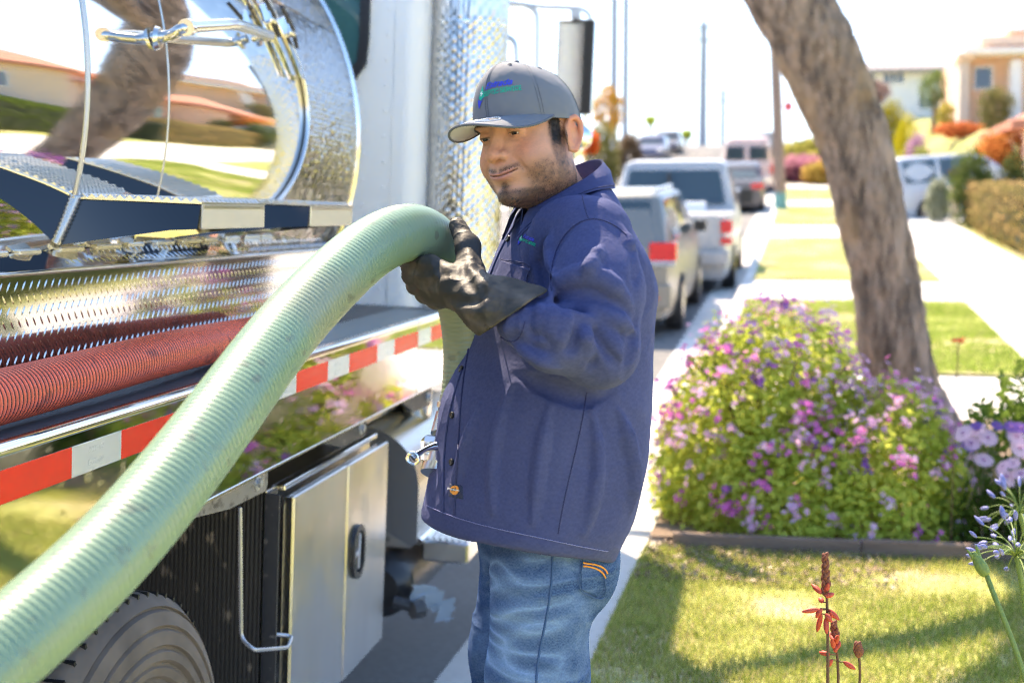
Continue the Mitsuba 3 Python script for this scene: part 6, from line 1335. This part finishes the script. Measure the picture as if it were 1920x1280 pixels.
# tan stucco house at the right edge
D2 = 52; zz = lambda py: at(1850, py, D2)[2]; xx_ = lambda px_: at(px_, 150, D2)[0]; y2 = at(1850, 150, D2)[1]
h2 = thing('stucco_house', 'peach stucco house with a stone pillar and dark window at the right edge', 'house')
add(h2, 'wall', box(xx_(1812), xx_(2150), y2, y2 + 10, zz(320), zz(88)), 'm_stucco_peach', False); add(h2, 'parapet', box(xx_(1835), xx_(2160), y2 - .5, y2 + 10.3, zz(88), zz(72), .03), 'm_stucco_tan', False); add(h2, 'upper_storey', box(xx_(1893), xx_(2160), y2 + .6, y2 + 9, zz(72), zz(58)), 'm_stucco_peach', False); add(h2, 'cornice', box(xx_(1888), xx_(2165), y2 + .4, y2 + 9.2, zz(58), zz(52)), 'm_trim', False)
add(h2, 'pillar', box(xx_(1796), xx_(1814), y2 - .9, y2 + .4, zz(330), zz(118), .03), 'm_stone', False); add(h2, 'pillar_cap', box(xx_(1790), xx_(1822), y2 - 1.1, y2 + .5, zz(118), zz(104), .02), 'm_stucco_tan', False)
add(h2, 'pillar', box(xx_(1888), xx_(1908), y2 - .9, y2 + .4, zz(330), zz(118), .03), 'm_trim', False); add(h2, 'eave', box(xx_(1800), xx_(2160), y2 - 1.3, y2 - .0, zz(108), zz(98), .02), 'm_trim', False)
window(h2, xx_(1828), xx_(1858), y2, zz(166), zz(128), panes=1, depth=.12); add(h2, 'stair_wall', box(xx_(1890), xx_(2100), y2 - 3.2, y2 - 2.8, zz(330), zz(232)), 'm_stucco_white', False)
# house mirrored in the tank, right of the frame
h3 = thing('tiled_house', 'sunlit cream house with a red tiled roof mirrored in the tank', 'house'); hx, hy = 9.2, 37.0; hz = float(gz(hy)) + .15 
add(h3, 'wall', box(hx, hx + 8, hy, hy + 9, hz - .6, hz + 2.9), 'm_stucco_tan', False); hip(hx, hx + 8, hy, hy + 9, hz + 3.05, 1.3, .5, 'm_tile', h3, .42)
add(h3, 'wing', box(hx - 3.2, hx + .01, hy + 4, hy + 11, hz - .6, hz + 2.4), 'm_stucco_peach', False); hip(hx - 3.2, hx, hy + 4, hy + 11, hz + 2.5, .9, .45, 'm_tile', h3, .45)
window(h3, hx + 1.6, hx + 2.6, hy, hz + .9, hz + 2.1, panes=2); window(h3, hx + 4.6, hx + 6.2, hy, hz + .9, hz + 2.1, panes=3)
wn = cat(box(hx - 3.22, hx - 3.16, hy + 5.2, hy + 6.6, hz + .9, hz + 2.0)); add(h3, 'window', wn, 'm_win', False)
add(h3, 'porch_roof', prism(Polygon([(hy + .2, hz + 2.2), (hy + 3.6, hz + 2.45), (hy + 3.6, hz + 2.62), (hy + .2, hz + 2.35)]), 'x', hx - 2.2, hx - .01), 'm_tile', False); add(h3, 'porch_post', tube([(hx - 2.0, hy + .5, hz - .5), (hx - 2.0, hy + .5, hz + 2.25)], .09, 12), 'm_teal', 40)
# ---- hedges, shrubs, far planting -----------------------------------------
def hedge(name, label, x0, x1, y0, y1, h, n, c0, c1, seed, leaf=.05, rnd=.25, group=None):
    r = np.random.default_rng(seed); p = r.random((n, 3)) * 2 - 1; m_ = np.abs(p).max(1); ax_ = r.integers(0, 3, n); sg_ = np.where(r.random(n) < .5, -1, 1); p[np.arange(n), ax_] = sg_ * (1 - np.abs(r.normal(0, .07, n)))
    p[:, 2] = np.where((ax_ == 2) & (p[:, 2] < 0), -p[:, 2], p[:, 2]); s_ = np.linalg.norm(p, axis=1) / np.maximum(np.abs(p).max(1), 1e-6); p = p * (1 - rnd * (1 - 1 / s_))[:, None]
    p *= 1 + .09 * (meshkit.fbm(p * 4 + seed, 2, seed)[:, None] - .5); c = np.array([(x0 + x1) / 2, (y0 + y1) / 2, 0]); q = c + p * [(x1 - x0) / 2, (y1 - y0) / 2, h / 2]; q[:, 2] += h / 2 + gz(q[:, 1])
    lm_, lc_ = leaves(q, leaf, colmix(n, c0, c1, seed, p, 3.0), seed, .35, 1, p * .8); k = thing(name, label, 'hedge', group); add(k, 'foliage', lm_, 'm_thin', False, color=lc_)
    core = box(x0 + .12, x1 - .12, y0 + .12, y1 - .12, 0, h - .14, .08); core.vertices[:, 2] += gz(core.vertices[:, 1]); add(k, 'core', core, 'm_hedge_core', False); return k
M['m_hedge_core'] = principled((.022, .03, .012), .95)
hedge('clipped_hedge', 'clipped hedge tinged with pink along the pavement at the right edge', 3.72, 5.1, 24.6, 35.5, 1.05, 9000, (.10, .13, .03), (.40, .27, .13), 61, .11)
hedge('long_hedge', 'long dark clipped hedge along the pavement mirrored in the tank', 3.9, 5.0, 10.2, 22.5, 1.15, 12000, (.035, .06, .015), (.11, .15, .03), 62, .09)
def sh_px(name, label, x, y, dep, rw, rh, c0, c1, seed, n=1500, leaf=None, catg='shrub', group=None):
    c = at(x, y, dep); s_ = dep / FPX; rz = rh * s_
    if 'tree' not in name:                      # shrubs reach the ground they grow from
        g = float(gz(c[1]) + hill(c[0], c[1])) if c[0] > 3.6 else float(gz(c[1])); top = c[2] + rz
        if c[2] - rz > g + .05: rz = (top - g) / 2 + .05; c[2] = top - rz; n = int(n * min(2.5, rz / (rh * s_)))
    k = clump(name, label, catg, c, (rw * s_, rw * s_, rz), n, leaf or max(.07, rw * s_ * .16), c0, c1, seed, .3, .4, 1, group=group)
    if name in ('leafy_tree', 'purple_tree'):
        g = float(gz(c[1]) + hill(c[0], c[1])); add(k, 'trunk', tube([[c[0], c[1], g - .2], [c[0] + .05, c[1], .5 * (g + c[2])], c], [.14, .11, .07], 10), 'm_bark', True)
    return k
G0, G1 = (.05, .09, .02), (.22, .30, .05)
for a in [('round_shrub', 'dark green rounded shrub above the clipped hedge left of the minivan lamp', 1820, 318, 33, 42, 42, (.03, .06, .015), (.17, .21, .05), 71), ('round_shrub', 'dark green shrub behind the clipped hedge at the right edge', 1900, 318, 33, 36, 32, (.035, .06, .02), (.16, .18, .06), 72),
          ('pale_shrub', 'small pale flowering shrub at the hedge corner by the pavement', 1758, 355, 34.5, 24, 26, (.09, .13, .04), (.5, .52, .42), 73), ('yellow_shrub', 'bright yellow green shrub below the white house right of the trunk', 1700, 238, 60, 24, 26, (.20, .26, .02), (.62, .52, .03), 74),
          ('clipped_shrub', 'square clipped yellow topped shrub touching the trunk below the white house', 1672, 202, 70, 28, 20, (.05, .08, .015), (.50, .42, .03), 75), ('clipped_shrub', 'small square yellow green shrub left of the stone pillar', 1776, 212, 56, 20, 22, (.08, .11, .015), (.46, .40, .03), 76),
          ('leafy_tree', 'round green tree between the white and the peach houses', 1752, 168, 60, 30, 38, (.04, .075, .02), (.20, .27, .06), 77), ('leafy_shrub', 'olive green shrub in front of the peach house window', 1868, 196, 46, 36, 36, (.05, .07, .02), (.24, .22, .08), 78),
          ('purple_tree', 'small dusky purple tree against the white house', 1648, 172, 66, 22, 22, (.16, .09, .09), (.34, .22, .2), 79), ('low_green_shrub', 'pale green low shrub at the far end of the pavement', 1728, 292, 44, 22, 20, (.16, .2, .05), (.45, .47, .14), 80),
          ('orange_shrub', 'orange flowering shrub mass above the hedge at the right edge', 1880, 272, 40, 60, 26, (.26, .16, .04), (.70, .25, .07), 81), ('orange_shrub', 'orange red flowering ground shrub behind the minivan', 1800, 244, 50, 50, 14, (.30, .18, .05), (.70, .20, .09), 82), ('lilac_shrub', 'lilac flowering shrub strip right of the yellow shrub', 1722, 262, 52, 26, 14, (.22, .16, .22), (.58, .34, .56), 83),
          ('pink_shrub', 'pink flowering strip on the far verge between pole and trunk', 1500, 304, 58, 62, 11, (.26, .22, .1), (.66, .26, .45), 84), ('yellow_verge_shrub', 'yellow green verge planting between pole and trunk', 1520, 278, 66, 70, 15, (.20, .22, .05), (.50, .45, .12), 85), ('orange_verge_shrub', 'orange tinged verge planting just left of the trunk', 1548, 316, 56, 44, 14, (.28, .26, .06), (.62, .42, .12), 86)]:
    sh_px(*a)
for i, (x, y, dep, rw, rh, c0, c1, lb) in enumerate([(1140, 205, 46, 34, 48, (.16, .14, .02), (.72, .38, .02), 'orange flowering tree behind the truck mirror on the left'), (1128, 262, 44, 36, 34, (.08, .10, .03), (.34, .30, .09), 'olive shrub under the orange flowering tree'), (1180, 262, 60, 26, 14, (.12, .08, .05), (.26, .18, .1), 'low brown hedge left of the blue car')]):
    sh_px('orange_tree' if i == 0 else 'roadside_shrub', lb, x, y, dep, rw, rh, c0, c1, 90 + i, 1800, catg='tree' if i == 0 else 'shrub')
b_ = at(1140, 230, 46); tr_ = tube([[b_[0], b_[1], gz(b_[1])], b_], [.12, .07], 10); add('orange_tree', 'trunk', tr_, 'm_bark', True)
for x, y, rw, rh, lb in ((1220, 226, 11, 8, 'tiny round topped tree on the skyline above the blue car'), (1288, 252, 12, 10, 'tiny round bush on the skyline right of the blue car')):
    c = at(x, y, 110); k = sh_px('skyline_tree', lb, x, y, 110, rw, rh, (.24, .34, .04), (.6, .66, .1), int(x), 420, .22, 'tree'); add(k, 'trunk', tube([[c[0], c[1], gz(c[1]) - .2], c], .15, 8), 'm_bark', True)
oc = thing('orange_cone_bush', 'bright orange red flowering bush beside the truck mirror', 'shrub'); c = at(1106, 268, 20); p, q = crown_points(c, (.14, .14, .17), 500, 97, .3, 2.4, .3); m_, cc = leaves(p, .06, colmix(len(p), (.55, .10, .02), (.85, .22, .05), 97), 97, .4, 1); add(oc, 'foliage', m_, 'm_thin', False, color=cc)
add(oc, 'stem', tube([[c[0], c[1], gz(c[1]) - .2], c], .02, 6), 'm_twig', True)
# planting mass on the slope and a low wall
lw = thing('garden_wall', 'low tan garden wall beside the far pavement', 'wall'); add(lw, 'wall', box(3.66, 3.9, 37, 46, 1.2, float(gz(40)) + .62, .02), 'm_stucco_tan', False)
structure('driveway', grid_mesh(*[a.T for a in (lambda X, Y: (X, Y, gz(Y) + .02 + hill(X, Y)))(*np.meshgrid(np.linspace(3.66, 12, 10), np.linspace(36.0, 41, 8)))]), 'm_concrete')
